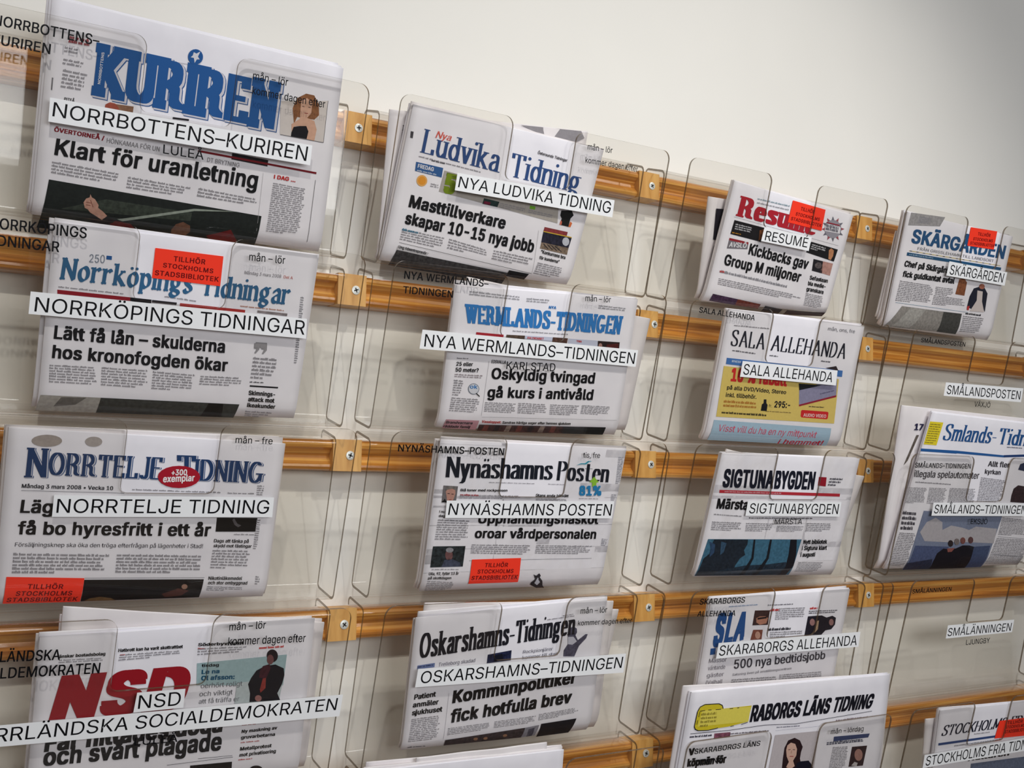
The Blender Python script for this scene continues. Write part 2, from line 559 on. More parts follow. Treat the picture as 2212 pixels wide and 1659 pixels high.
# ------------------------------------------------------------------ a printable leaning surface
class Sheet:
    def __init__(self, root, r, g, curl=None):
        self.root, self.r, self.g, self.curl = root, r, g, curl
        self.F = (0, 0, 1.0)
        self.parts = {}
        self.n = 0
        self.vb = -1
        self.o = origin(r)

    def px(self, p):
        f = self.F
        return at(f[0] + p[0] / f[2], f[1] + p[1] / f[2], self.r, self.g)

    def w(self, x, v, off):
        n = off - self.g
        if self.curl:
            n -= self.curl(x, v)
        return self.o + Vector((x, 0, 0)) + V_ * v + N_ * n - self.root.location

    def put(self, part, polys, col, layer=0, grain=0.0, under=None, mat=None, steps=None):
        if self.curl:          # separate pictures, columns and headings are parts of their own
            if part in ('body_text', 'small_heading') or (part in ('photograph', 'portrait') and layer == 1):
                self.n += 1
                self.cur = getattr(self, 'cur', {})
                self.cur[part] = '%s#%d' % (part, self.n)
            part = getattr(self, 'cur', {}).get(part, part)
        d = self.parts.setdefault(part, {'v': [], 'f': [], 'c': [], 'under': under, 'mat': mat or M_INK})
        c = (*lin(col), grain)
        for j, poly in enumerate(polys):
            i0 = len(d['v'])
            z = .00030 + .00013 * layer + (steps[j] * 2e-6 if steps else 0)     # overlapping strokes never quite coplanar
            for x, v in poly:
                d['v'].append(self.w(x, v, z))
                d['c'].append(c)
            d['f'].append(tuple(range(i0, i0 + len(poly))))

    def bil(self, q4):
        BL, BR, TL, TR = q4

        def f(x, y):
            return tuple((1 - y) * ((1 - x) * BL[a] + x * BR[a]) + y * ((1 - x) * TL[a] + x * TR[a]) for a in (0, 1))
        return f

    def T(self, part, body, BL, BR, TL, TR=None, col=(20, 20, 24), bold=0.0, pen=None, layer=3, under=None, mat=None, track=1.0):
        if TR is None:
            TR = (BR[0] + TL[0] - BL[0], BR[1] + TL[1] - BL[1])
        q4 = [self.px(p) for p in (BL, BR, TL, TR)]
        f = self.bil(q4)
        steps = None
        if pen:
            polys = drawn(body, **pen)
            steps = [i % 40 for i in range(len(polys))]
            gr = pen.get('grow', 0)
            xs = [p[0] for h in polys for p in h]
            x0, x1 = min(xs) + gr, max(xs) - gr
            polys = [[f((x - x0) / (x1 - x0), y) for x, y in h] for h in polys]
        else:
            tt = typed(body, bold, track)
            xs = [p[0] for t, k in tt for p in t]
            x0, x1 = min(xs), max(xs)
            polys = [[f((x - x0) / (x1 - x0), y) for x, y in t] for t, k in tt]
            steps = [k for t, k in tt]
        self.put(part, polys, col, layer, 0, under, mat, steps)

    def P(self, part, col, pts, layer=1, grain=0.0, under=None, mat=None):
        pts = [self.px(p) for p in pts]
        if len(pts) == 4:
            a, b_, c, d = pts          # a grid, so that it follows the bend of the page
            nx = max(1, int(abs(b_[0] - a[0]) / .02) + 1)
            ny = max(1, int(abs(a[1] - d[1]) / .004) + 1) if self.curl else 1
            polys = []
            P_ = lambda s, t: tuple((1 - t) * ((1 - s) * a[k] + s * b_[k]) + t * ((1 - s) * d[k] + s * c[k]) for k in (0, 1))
            for i in range(nx):
                for j in range(ny):
                    polys.append([P_(i / nx, (j + 1) / ny), P_((i + 1) / nx, (j + 1) / ny), P_((i + 1) / nx, j / ny), P_(i / nx, j / ny)])
        else:
            tri = tessellate_polygon([[Vector((x, y, 0)) for x, y in pts]])
            polys = []
            for t in tri:
                a, b_, c = (pts[i] for i in t)
                if (b_[0] - a[0]) * (c[1] - a[1]) - (b_[1] - a[1]) * (c[0] - a[0]) < 0:
                    b_, c = c, b_
                polys.append([a, b_, c])
            if self.curl:      # finer where the page bends
                todo, polys = polys, []
                while todo:
                    t = todo.pop()
                    e = max(range(3), key=lambda k: math.dist(t[k], t[(k + 1) % 3]))
                    if min(p[1] for p in t) < self.vb + .024 and math.dist(t[e], t[(e + 1) % 3]) > .005:
                        a, b_, c = t[e], t[(e + 1) % 3], t[(e + 2) % 3]
                        mm_ = ((a[0] + b_[0]) / 2, (a[1] + b_[1]) / 2)
                        todo += [[a, mm_, c], [mm_, b_, c]]
                    else:
                        polys.append(t)
        self.put(part, polys, col, layer, grain, under, mat)

    def E(self, part, col, c, rx, ry, layer=1, grain=0.0, n=20):
        self.P(part, col, [(c[0] + rx * math.cos(2 * math.pi * i / n), c[1] + ry * math.sin(2 * math.pi * i / n)) for i in range(n)], layer, grain)

    def L(self, part, col, p, q2, mm=.4, layer=2):
        a, b_ = Vector(self.px(p)), Vector(self.px(q2))
        d = (b_ - a).normalized()
        nn = Vector((-d.y, d.x)) * (mm / 2000.0)
        k = max(1, int((b_ - a).length / .01))
        polys = []
        for i in range(k):
            s, e = a.lerp(b_, i / k), a.lerp(b_, (i + 1) / k)
            polys.append([tuple(s - nn), tuple(e - nn), tuple(e + nn), tuple(s + nn)])
        self.put(part, polys, col, layer)

    def B(self, TL, TR, BR, BL, lines, col=(146, 144, 150), part='body_text', layer=2, fill=.5, ragged=.12):
        a, b_, c, d = (self.px(p) for p in (TL, TR, BR, BL))
        P_ = lambda s, t: tuple((1 - t) * ((1 - s) * a[k] + s * b_[k]) + t * ((1 - s) * d[k] + s * c[k]) for k in (0, 1))
        wid = math.hypot(b_[0] - a[0], b_[1] - a[1])
        polys = []
        for i in range(lines):
            end = 1 - random.random() * ragged
            if i == lines - 1 and lines > 2:
                end = random.uniform(.4, .9)
            s = 0
            t0 = (i + .5 - fill / 2) / lines
            t1 = (i + .5 + fill / 2) / lines
            while s < end - .02:
                L = random.uniform(.0025, .009) / wid
                e = min(end, s + L)
                # short letter-like ticks inside a word
                u = s
                while u < e:
                    k = random.uniform(.0007, .0013) / wid
                    tt = t0 - (fill * .35 / lines if random.random() < .25 else 0)
                    polys.append([P_(u, t1), P_(min(e, u + k), t1), P_(min(e, u + k), tt), P_(u, tt)])
                    u += k + .00035 / wid
                s = e + .0012 / wid
        self.put(part, polys, col, layer)

    def sticker(self, q4, lines=None, F=None):
        a, b_, c, d = q4
        self.P('library_sticker', (255, 62, 40), [a, b_, c, d], 5)
        if lines:
            for txt, BL, BR, TL in lines:
                self.T('sticker_lettering', txt, BL, BR, TL, col=(110, 10, 14), bold=.02, layer=6.5, under='library_sticker', track=1.08)

    def build(self, labels={}):
        made = {}
        for k in sorted(self.parts, key=lambda k: self.parts[k]['under'] is not None):
            d = self.parts[k]
            par = made.get(d['under'], self.root)
            ob = mesh_obj(k.split('#')[0], d['v'], d['f'], d['mat'], par, cols=d['c'])
            made[k] = ob
            if k == 'library_sticker':
                ob['label'] = 'red library ownership sticker'
        return made


def add_slab(sheet, name, q4, t, extra=0.0, mat=None, wave=0.0, taper=1.0, ph=0.0, nu=26, nv=16):
    """one folded section of newspaper: a thin slab with a rounded fold along its top. q4 = TL, TR, BR, BL in (x, v)"""
    a, b_, c, d = q4
    P_ = lambda s, u: tuple((1 - u) * ((1 - s) * a[k] + s * b_[k]) + u * ((1 - s) * d[k] + s * c[k]) for k in (0, 1))
    ring = [(u / nv, 0.0, 0.0) for u in range(nv, -1, -1)]            # bottom to top on the front
    for k in range(1, 6):
        an = math.pi * k / 6
        ring.append((0.0, -t / 2 * (1 - math.cos(an)), t / 2 * math.sin(an)))
    ring += [(u / nv, -t, 0.0) for u in range(0, nv + 1)]
    R = len(ring)
    vs, fs = [], []
    for i in range(nu + 1):
        s = i / nu
        for u, n, up in ring:
            x, v = P_(s, u)
            wv = wave * (math.sin(s * 9 + ph) * .6 + math.sin(s * 17 + ph * 2) * .3) * (1 - u) ** 2
            vs.append(sheet.w(x, v + up, -extra + n + wv))
    for i in range(nu):
        for j in range(R - 1):
            fs.append((i * R + j, (i + 1) * R + j, (i + 1) * R + j + 1, i * R + j + 1))
        fs.append((i * R + R - 1, (i + 1) * R + R - 1, (i + 1) * R, i * R))
    # side edges as strips across the thickness
    m_ = nv + 1
    for base, flip in ((0, False), (nu * R, True)):
        for j in range(nv):
            qd = (base + j, base + j + 1, base + R - 2 - j, base + R - 1 - j)
            fs.append(qd if not flip else qd[::-1])
        cap = tuple(base + nv + k for k in range(0, 7))
        fs.append(cap if not flip else cap[::-1])
    ob = mesh_obj(name, vs, fs, mat or M_PAPER, sheet.root)
    for p in ob.data.polygons:
        p.use_smooth = len(p.vertices) == 4
    return ob


def newspaper(r, g, quad, label, sections=(), n_inner=3, t=.0022, seed=1, curl_amp=.006, spread=1.0, vmin=.004):
    """quad: pixels TL, TR, BR, BL of the front page"""
    q4 = [at(p[0], p[1], r, g) for p in quad]
    q4 = [q4[0], q4[1], (q4[2][0], max(q4[2][1], vmin)), (q4[3][0], max(q4[3][1], vmin))]
    base = origin(r) + Vector(((q4[3][0] + q4[2][0]) / 2, 0, 0)) - N_ * g + V_ * min(q4[2][1], q4[3][1])
    root = empty('newspaper', base, label, 'newspaper', 'folded newspapers in the wall holders')
    vb = min(q4[2][1], q4[3][1])

    def curl(x, v):
        k = max(0.0, 1 - (v - vb) / .022)
        return curl_amp * k * k
    sh = Sheet(root, r, g, curl)
    sh.quad = q4
    sh.vb = vb
    rnd = random.Random(seed)
    add_slab(sh, 'front_page', q4, t, 0)
    ex = t + .0003
    for k in range(n_inner):
        j = lambda s: rnd.uniform(-1, 1) * s * spread
        dx, dv, rot = j(.004), rnd.uniform(-.002, .004) * spread, j(.003)
        lift = .27 * ex
        qq = [(q4[0][0] + dx, q4[0][1] + dv + rot), (q4[1][0] + dx + j(.002), q4[1][1] + dv - rot),
              (q4[2][0] + dx, max(q4[2][1], vmin) + lift), (q4[3][0] + dx, max(q4[3][1], vmin) + lift)]
        add_slab(sh, 'inner_pages', qq, .0024, ex, mat=M_WHITE if rnd.random() < .5 else M_PAPER, wave=.0005, ph=rnd.uniform(0, 6))
        ex += .0028
    for quad2, extra in sections:
        qq = [at(p[0], p[1], r, g + extra) for p in quad2]
        qq = [qq[0], qq[1], (qq[2][0], max(qq[2][1], vmin + .27 * extra)), (qq[3][0], max(qq[3][1], vmin + .27 * extra))]
        add_slab(sh, 'inner_pages', qq, .0025, extra, mat=M_WHITE, wave=.001, ph=seed)
    return sh


# ------------------------------------------------------------------ clear holders bent from one sheet
def fillet_path(pts, radii, seg=7):
    out = [Vector(pts[0])]
    for i in range(1, len(pts) - 1):
        p, a, b_ = Vector(pts[i]), Vector(pts[i - 1]), Vector(pts[i + 1])
        u, v = (a - p).normalized(), (b_ - p).normalized()
        ang = u.angle(v)
        R_ = radii[i - 1]
        d = R_ / math.tan(ang / 2)
        c = p + (u + v).normalized() * (R_ / math.sin(ang / 2))
        s, e = p + u * d - c, p + v * d - c
        tot = s.angle(e)
        sgn = 1 if s.x * e.y - s.y * e.x > 0 else -1
        for k in range(seg + 1):
            th = sgn * tot * k / seg
            out.append(c + Vector((s.x * math.cos(th) - s.y * math.sin(th), s.x * math.sin(th) + s.y * math.cos(th))))
    out.append(Vector(pts[-1]))
    return out


TOPV = .2042
NV = .1271
TX0, TXA, TXB, TX1 = .0145, .1742, .2730, .4325
THICK = .003


def holder_mesh(name, root, x0w):
    path = fillet_path([(.0098, .0205), (.0098, .0290), (.0480, .0178), (.0088, -.1569), (.0548, -.1693), (.0548 + .267 * .02, -.1493)], [.0035, .006, .007, .008])
    rows = []           # (point, tangent, xs, open)
    P = path[:-1]
    xa, xb = TXA + .008, TXB - .008
    for i, p in enumerate(P):
        t = ((path[i + 1] - path[i]).normalized() + (path[i] - path[i - 1]).normalized()).normalized() if 0 < i else (path[1] - path[0]).normalized()
        rows.append((p, t, (TX0, xa, xb, TX1), False))
    fr = lambda v: Vector((.0548 + .267 * v / q, -.1693 + v / q))
    tf = Vector((.267, 1)).normalized()
    vs_ = [.03, .06, .09, NV]
    for v in vs_:
        rows.append((fr(v), tf, (TX0, xa, xb, TX1), v == NV))
    Rn, Rt = .008, .013
    for k in range(1, 7):
        a = math.pi / 2 * k / 6
        rows.append((fr(NV + Rn * (1 - math.cos(a))), tf, (TX0, TXA + Rn * (1 - math.sin(a)), TXB - Rn * (1 - math.sin(a)), TX1), True))
    for k in range(0, 9):
        a = math.pi / 2 * k / 8
        ins = Rt * (1 - math.cos(a))
        rows.append((fr(TOPV - Rt + Rt * math.sin(a)), tf, (TX0 + ins, TXA - ins, TXB + ins, TX1 - ins), True))
    A, B = [], []
    for p, t, xs, op in rows:
        nrm = Vector((-t.y, t.x))          # towards the inside of the pocket
        for x in xs:
            A.append(Vector((x + x0w, -p.x, p.y)))
            pb = p + nrm * THICK
            B.append(Vector((x + x0w, -pb.x, pb.y)))
    n = len(A)
    off = Vector((root.location.x, 0, 0))
    V = [v - off for v in A + B]
    F, MI = [], []
    edges = {}
    for j in range(len(rows) - 1):
        for k in range(3):
            if k == 1 and rows[j][3]:
                continue
            a = j * 4 + k
            F.append((a, a + 1, a + 5, a + 4))
            MI.append(0)
            F.append((n + a + 4, n + a + 5, n + a + 1, n + a))
            MI.append(0)
            for e in ((a, a + 1), (a + 1, a + 5), (a + 5, a + 4), (a + 4, a)):
                key = tuple(sorted(e))
                edges.setdefault(key, []).append(e)
    for es in edges.values():
        if len(es) == 1:
            a, b_ = es[0]
            i0 = len(V)
            V += [V[a], V[b_], V[b_ + n], V[a + n]]
            F.append((i0 + 1, i0, i0 + 3, i0 + 2))
            MI.append(1)
    ob = mesh_obj(name, V, F, [M_CLEAR, M_RIM], root, mi=MI)
    for p in ob.data.polygons:
        p.use_smooth = p.material_index == 0
    return ob


DX = {(1, 1): 3.7, (1, 2): 5.5, (1, 3): 1.4, (1, 4): .9, (2, 1): -.5, (2, 2): -2.9, (2, 3): .3, (2, 4): -2.1, (3, 1): -7.9, (3, 2): -3.6,
      (3, 3): 6.6, (3, 4): 1.7, (3, 5): -5.0, (4, 1): -7.9, (4, 2): 8.3, (4, 3): 2.0, (4, 4): 0.0, (4, 5): -2.0, (1, 5): 1.0, (2, 5): 0.0}
ROWN = ['top', 'second', 'third', 'fourth', 'lowest']
COLN = ['leftmost', 'second', 'third', 'rightmost']
HOLD = {}
for (c, r), dx in sorted(DX.items()):
    x0w = (c - 1) * W + dx / 1000.0
    root = empty('newspaper_holder', (x0w + .22, 0, ZS - r * H),
                 'clear acrylic newspaper holder with two rounded tabs, %s row, %s column' % (ROWN[r - 1], COLN[c - 1]),
                 'newspaper holder', 'clear acrylic newspaper holders')
    holder_mesh('clear_sheet', root, x0w)
    HOLD[(c, r)] = Sheet(root, r, 0.0)


def strip(c, r, F, quad, text=None, part='name_label'):
    h = HOLD[(c, r)]
    h.F = F
    h.P(part, (255, 255, 255), quad, layer=0, mat=M_CARD)
    if text:
        for body, BL, BR, TL, TR in text:
            h.T('label_lettering', body, BL, BR, TL, TR, layer=1, under=part, mat=M_BLACK)


def film(c, r, F, *items):
    h = HOLD[(c, r)]
    h.F = F
    for it in items:
        part, body, BL, BR, TL = it[:5]
        TR = it[5] if len(it) > 5 else None
        h.T(part, body, BL, BR, TL, TR, layer=0, mat=M_BLACK, bold=.006 if part != 'tab_lettering' else .014)


A1, A2, A3, A4 = (0, 0, 2.572), (0, 440, 2.572), (0, 880, 2.572), (0, 1260, 2.572)
B1, B2, B3, B4 = (740, 180, 2.911), (740, 560, 2.911), (740, 900, 2.911), (740, 1250, 2.911)
C1, C2, C3, C4 = (1380, 320, 3.95), (1380, 620, 3.95), (1380, 920, 3.95), (1380, 1240, 3.95)
D1, D2, D3 = (1840, 420, 4.366), (1840, 700, 2.766), (1840, 1200, 3.616)

strip(1, 1, A1, [(278, 541), (1735, 808), (1722, 918), (268, 675)], [('NORRBOTTENS–KURIREN', (290, 645), (1700, 895), (300, 567), (1712, 815))])
film(1, 1, A1, ('tab_lettering', 'NORRBOTTENS–', (-40, 136), (550, 256), (-33, 78), (555, 198)), ('tab_lettering', 'KURIREN', (-50, 240), (278, 302), (-43, 185), (284, 245)),
     ('day_lettering', 'mån – lör', (1403, 440), (1598, 478), (1408, 397)), ('day_lettering', 'kommer dagen efter', (1400, 522), (1805, 600), (1403, 480)), ('place_lettering', 'LULEÅ', (905, 852), (1130, 888), (908, 802)))
strip(1, 2, A2, [(170, 487), (1705, 640), (1700, 750), (158, 612)], [('NORRKÖPINGS TIDNINGAR', (190, 598), (1690, 728), (200, 518), (1697, 650))])
film(1, 2, A2, ('tab_lettering', 'NORRKÖPINGS', (-60, 135), (480, 193), (-57, 73), (484, 133)), ('tab_lettering', 'TIDNINGAR', (-90, 225), (328, 270), (-87, 165), (332, 212)),
     ('day_lettering', 'mån – lör', (1383, 315), (1583, 335), (1386, 272)))
strip(1, 3, A3, [(300, 487), (1522, 500), (1512, 610), (288, 608)], [('NORRTELJE TIDNING', (312, 585), (1490, 590), (320, 508), (1500, 515))])
film(1, 3, A3, ('day_lettering', 'mån – fre', (1307, 197), (1513, 205), (1310, 160)))
strip(1, 4, A4, [(762, 607), (1030, 585), (1018, 690), (740, 718)], [('NSD', (765, 697), (1000, 676), (774, 622), (1008, 600))], part='name_label')
strip(1, 4, A4, [(-262, 812), (1905, 617), (1885, 738), (-270, 932)], [('NORRLÄNDSKA SOCIALDEMOKRATEN', (-235, 903), (1865, 703), (-225, 825), (1878, 636))], part='long_name_label')
film(1, 4, A4, ('tab_lettering', 'NORRLÄNDSKA', (-213, 446), (332, 425), (-207, 385), (340, 366)), ('tab_lettering', 'SOCIALDEMOKRATEN', (-250, 543), (552, 500), (-244, 483), (560, 440)),
     ('day_lettering', 'mån – lör', (1272, 262), (1475, 250), (1276, 220)), ('day_lettering', 'kommer dagen efter', (1265, 345), (1695, 325), (1270, 300)), ('place_lettering', 'LULEÅ', (745, 902), (985, 880), (750, 858)))
strip(2, 1, B1, [(722, 562), (1710, 735), (1695, 843), (705, 672)], [('NYA LUDVIKA TIDNING', (725, 652), (1680, 818), (738, 585), (1692, 745))])
film(2, 1, B1, ('day_lettering', 'mån – lör', (1540, 415), (1695, 440), (1543, 378)), ('day_lettering', 'kommer dagen efter', (1525, 498), (1855, 557), (1528, 462)))
strip(2, 2, B2, [(502, 442), (1858, 572), (1842, 676), (483, 562)], [('NYA WERMLANDS–TIDNINGEN', (512, 548), (1832, 658), (520, 470), (1842, 588))])
film(2, 2, B2, ('tab_lettering', 'NYA WERMLANDS–', (385, 122), (915, 176), (390, 72), (920, 132)), ('tab_lettering', 'TIDNINGEN', (378, 213), (692, 243), (382, 168), (696, 198)),
     ('day_lettering', 'mån – lör', (1525, 262), (1685, 272), (1528, 225)), ('place_lettering', 'KARLSTAD', (1028, 690), (1335, 705), (1033, 642), (1340, 655)))
strip(2, 3, B3, [(655, 527), (1708, 533), (1692, 640), (645, 637)], [('NYNÄSHAMNS POSTEN', (662, 617), (1685, 622), (674, 545), (1695, 550))])
film(2, 3, B3, ('tab_lettering', 'NYNÄSHAMNS–POSTEN', (347, 218), (1012, 244), (351, 174), (1018, 198)), ('day_lettering', 'tis, fre', (1512, 257), (1617, 260), (1515, 224)))
strip(2, 4, B4, [(475, 567), (1782, 470), (1765, 590), (455, 683)], [('OSKARSHAMNS–TIDNINGEN', (487, 658), (1752, 560), (498, 583), (1765, 490))])
film(2, 4, B4, ('day_lettering', 'mån – lör', (1495, 220), (1662, 212), (1498, 184)), ('day_lettering', 'kommer dagen efter', (1478, 295), (1818, 277), (1482, 263)))
strip(3, 1, C1, [(1072, 672), (1475, 760), (1448, 878), (1042, 792)], [('RESUMÉ', (1072, 785), (1432, 848), (1088, 705), (1448, 768))])
strip(3, 2, C2, [(885, 630), (1695, 712), (1680, 840), (862, 765)], [('SALA ALLEHANDA', (887, 745), (1645, 812), (900, 655), (1662, 728))])
film(3, 2, C2, ('tab_lettering', 'SALA ALLEHANDA', (512, 217), (985, 287), (518, 170), (993, 240)))
strip(3, 3, C3, [(930, 640), (1728, 650), (1710, 775), (908, 767)], [('SIGTUNABYGDEN', (937, 745), (1695, 752), (952, 660), (1708, 666))])
film(3, 3, C3, ('place_lettering', 'MÄRSTA', (1155, 840), (1390, 838), (1162, 795)))
strip(3, 4, C4, [(680, 588), (1890, 492), (1872, 620), (657, 722)], [('SKARABORGS ALLEHANDA', (680, 697), (1855, 605), (694, 610), (1866, 520))])
film(3, 4, C4, ('tab_lettering', 'SKARABORGS', (515, 262), (900, 244), (525, 212), (910, 195)), ('tab_lettering', 'ALLEHANDA', (495, 362), (820, 357), (505, 315), (830, 308)))
film(3, 5, (1430, 1440, 4.337), ('tab_lettering', 'SKARABORGS LÄNS', (300, 820), (915, 740), (306, 770), (925, 692)), ('tab_lettering', 'TIDNING', (300, 925), (560, 893), (306, 878), (568, 846)),
     ('day_lettering', 'mån – lördag', (1580, 632), (1885, 602), (1586, 585)))
strip(4, 1, D1, [(920, 630), (1465, 735), (1440, 860), (890, 765)], [('SKÄRGÅRDEN', (918, 752), (1418, 832), (935, 662), (1440, 745))])
strip(4, 2, D2, [(562, 348), (1025, 384), (1010, 467), (548, 428)], [('SMÅLANDSPOSTEN', (565, 417), (1003, 451), (573, 364), (1010, 400))])
film(4, 2, D2, ('tab_lettering', 'SMÅLANDSPOSTEN', (412, 108), (675, 135), (416, 82), (680, 109)), ('place_lettering', 'VÄXJÖ', (730, 493), (825, 499), (734, 463)))
strip(4, 3, D2, [(488, 1066), (1050, 1072), (1038, 1148), (475, 1145)], [('SMÅLANDS–TIDNINGEN', (488, 1130), (1035, 1134), (498, 1079), (1045, 1084))])
film(4, 3, D2, ('tab_lettering', 'SMÅLANDS–TIDNINGEN', (375, 857), (708, 864), (379, 828)), ('place_lettering', 'EKSJÖ', (708, 1194), (808, 1195), (712, 1163)))
strip(4, 4, D3, [(750, 545), (1268, 500), (1250, 598), (733, 648)], [('SMÅLÄNNINGEN', (745, 630), (1238, 587), (755, 567), (1250, 525))])
film(4, 4, D3, ('tab_lettering', 'SMÅLÄNNINGEN', (470, 297), (775, 276), (475, 264), (781, 245)), ('place_lettering', 'LJUNGBY', (890, 698), (1075, 681), (894, 658)))
strip(4, 5, D3, [(568, 1558), (1490, 1398), (1472, 1505), (552, 1660)], [('STOCKHOLMS FRIA TIDNING', (573, 1642), (1460, 1493), (585, 1568), (1475, 1415))])
for h in HOLD.values():
    h.build()

# ------------------------------------------------------------------ the newspapers
BLU, K0, GR = (38, 88, 150), (22, 22, 26), (128, 126, 132)
SLAB = dict(w=.36, t=.12, serif=.055, gap=.04, sx=1.18)
SERIF = dict(w=.12, t=.035, serif=.05, gap=.12)
FAT = dict(w=.20, t=.02, serif=.015, gap=.03)


def stk(n, F, q4, a, b_, c):
    n.F = F
    n.sticker(q4, [('TILLHÖR', *a), ('STOCKHOLMS', *b_), ('STADSBIBLIOTEK', *c)])


# column 1, top
n = newspaper(1, .010, [(113, -4), (742, 149), (692, 545), (68, 474)],
              'thick newspaper with big blue slab-letter masthead and headline Klart för uranletning', seed=3, n_inner=5)
n.F = A1
KQ = ((505, 517), (1528, 722), (535, 245), (1562, 470))
n.T('masthead', 'KURIREN'.replace('I', 'I'), *[(p[0] + 14, p[1] + 12) for p in KQ], col=BLU, pen=dict(SLAB, grow=.015, st=.2), layer=1)
n.T('masthead', 'KURIREN', *[(p[0] + 10, p[1] + 8) for p in KQ], col=(206, 204, 212), pen=dict(SLAB, grow=.012, st=.2), layer=2)
n.T('masthead', 'KURIREN', *KQ, col=BLU, pen=dict(SLAB, st=.2), layer=3)
n.P('masthead', (206, 204, 212), [(990, 345), (1160, 372), (1160, 378), (990, 350)], 1)
n.E('masthead', BLU, (1085, 316), 42, 43, 4)
n.P('masthead', (214, 214, 220), [(1075, 290), (1090, 298), (1112, 286), (1098, 315), (1108, 330), (1092, 330), (1080, 350), (1076, 322), (1058, 318), (1070, 308)], 5)
n.T('masthead', 'NORRBOTTENS', (556, 468), (579, 292), (541, 466), col=(220, 220, 226), bold=.02, layer=5)
n.B((390, 195), (512, 222), (508, 262), (378, 240), 2, (150, 50, 60), fill=.6)
n.B((362, 255), (440, 270), (432, 305), (355, 292), 2)
n.B((355, 320), (470, 345), (458, 380), (345, 360), 2)
n.B((352, 380), (495, 410), (470, 512), (335, 490), 5)
n.T('small_heading', 'PITEÅ', (355, 557), (412, 568), (358, 540), bold=.02)
n.P('photograph', (150, 110, 85), [(600, 572), (742, 592), (738, 625), (580, 600)], 1, .4)
n.P('photograph', (172, 88, 70), [(585, 580), (610, 568), (640, 575), (660, 600), (655, 620), (580, 608)], 2, .3)
n.T('small_heading', 'ÖVERTORNEÅ /', (300, 730), (578, 780), (303, 706), col=(140, 24, 40), bold=.03)
n.T('small_heading', 'HÖNKAMAA FÖR UN', (592, 792), (885, 842), (595, 766), col=(140, 138, 142))
n.T('small_heading', 'DT BRYTNING', (1150, 898), (1328, 930), (1153, 874), col=(140, 138, 142))
n.L('rule', (120, 22, 32), (1100, 838), (1757, 962), 2.2)
n.P('photograph', (30, 28, 34), [(960, 650), (1050, 662), (1048, 672), (958, 660)], 2)
n.P('photograph', (40, 34, 40), [(1290, 850), (1490, 890), (1485, 925), (1285, 885)], 1, .6)
n.T('headline', 'Klart för uranletning', (300, 860), (1424, 1050), (314, 768), (1440, 955), bold=.026)
n.B((290, 892), (672, 962), (645, 1028), (283, 965), 4)
n.B((712, 978), (1062, 1040), (1052, 1100), (700, 1048), 4)
n.B((1105, 1040), (1442, 1105), (1432, 1150), (1092, 1095), 3)
PH = (60, 260, 5.925)
n.F = PH
n.P('photograph', (30, 36, 34), [(270, 755), (2990, 1225), (2910, 1700), (150, 1390)], 1, .35)
n.P('photograph', (60, 68, 60), [(1000, 1010), (2100, 1180), (2080, 1290), (420, 1130)], 2, .5)
n.P('photograph', (196, 150, 132), [(712, 1050), (745, 1000), (790, 985), (800, 945), (818, 985), (860, 1010), (905, 1085), (900, 1120), (960, 1165), (1020, 1225), (960, 1280), (860, 1215), (800, 1180), (770, 1140), (730, 1120)], 3, .25)
n.L('photograph', (140, 90, 76), (740, 1080), (800, 1088), .8, 4)
n.L('photograph', (140, 90, 76), (745, 1045), (815, 1060), .8, 4)
n.L('photograph', (140, 90, 76), (800, 1020), (835, 1110), .9, 4)
n.P('photograph', (20, 16, 18), [(820, 1215), (950, 1280), (1020, 1230), (1130, 1290), (1000, 1400), (800, 1330)], 3, .2)
n.P('photograph', (105, 28, 30), [(1080, 1280), (1330, 1330), (1480, 1500), (1010, 1440)], 3, .4)
n.P('photograph', (150, 160, 150), [(1150, 1268), (2130, 1130), (2700, 1170), (2130, 1160), (1220, 1295)], 3, .2)
n.P('photograph', (116, 80, 62), [(1850, 1400), (1900, 1330), (1990, 1300), (2080, 1350), (2090, 1430), (2040, 1480), (1850, 1470)], 3, .4)
n.P('photograph', (110, 30, 30), [(2300, 1480), (2600, 1400), (2700, 1560), (2400, 1600)], 3, .4)
n.F = A1
n.T('small_heading', 'I DAG ...', (1520, 992), (1640, 1012), (1523, 970), col=(190, 40, 40), bold=.04)
n.B((1518, 1012), (1706, 1048), (1660, 1312), (1478, 1288), 24)
n.L('rule', (90, 88, 92), (1752, 1000), (1708, 1345), .5)
n.L('rule', (170, 168, 172), (1462, 960), (1420, 1330), .3)
# the woman beside the masthead
n.P('portrait', (216, 208, 204), [(1558, 560), (1822, 560), (1795, 792), (1555, 745)], 1, .05)
n.L('portrait', (96, 92, 96), (1822, 560), (1796, 792), .5)
n.L('portrait', (96, 92, 96), (1555, 748), (1796, 792), .5)
n.P('portrait', (150, 100, 66), [(1632, 690), (1625, 600), (1650, 545), (1700, 520), (1745, 530), (1770, 580), (1772, 640), (1745, 665), (1650, 650)], 2, .35)
n.P('portrait', (214, 170, 146), [(1668, 610), (1672, 560), (1705, 545), (1735, 570), (1728, 630), (1705, 655), (1745, 672), (1758, 720), (1745, 782), (1700, 772), (1690, 700), (1640, 700), (1620, 740), (1618, 690), (1665, 660)], 3, .1)
n.P('portrait', (26, 24, 30), [(1618, 735), (1630, 705), (1665, 700), (1700, 700), (1712, 730), (1702, 772), (1615, 757)], 4, .1)
n.L('portrait', (60, 40, 36), (1678, 590), (1690, 592), .5, 5)
n.L('portrait', (60, 40, 36), (1712, 595), (1724, 597), .5, 5)
n.L('portrait', (150, 50, 50), (1690, 628), (1710, 630), .6, 5)
n.P('page_edge_mark', (120, 118, 122), [(288, 430), (296, 432), (290, 500), (282, 498)], 1)
n.build()

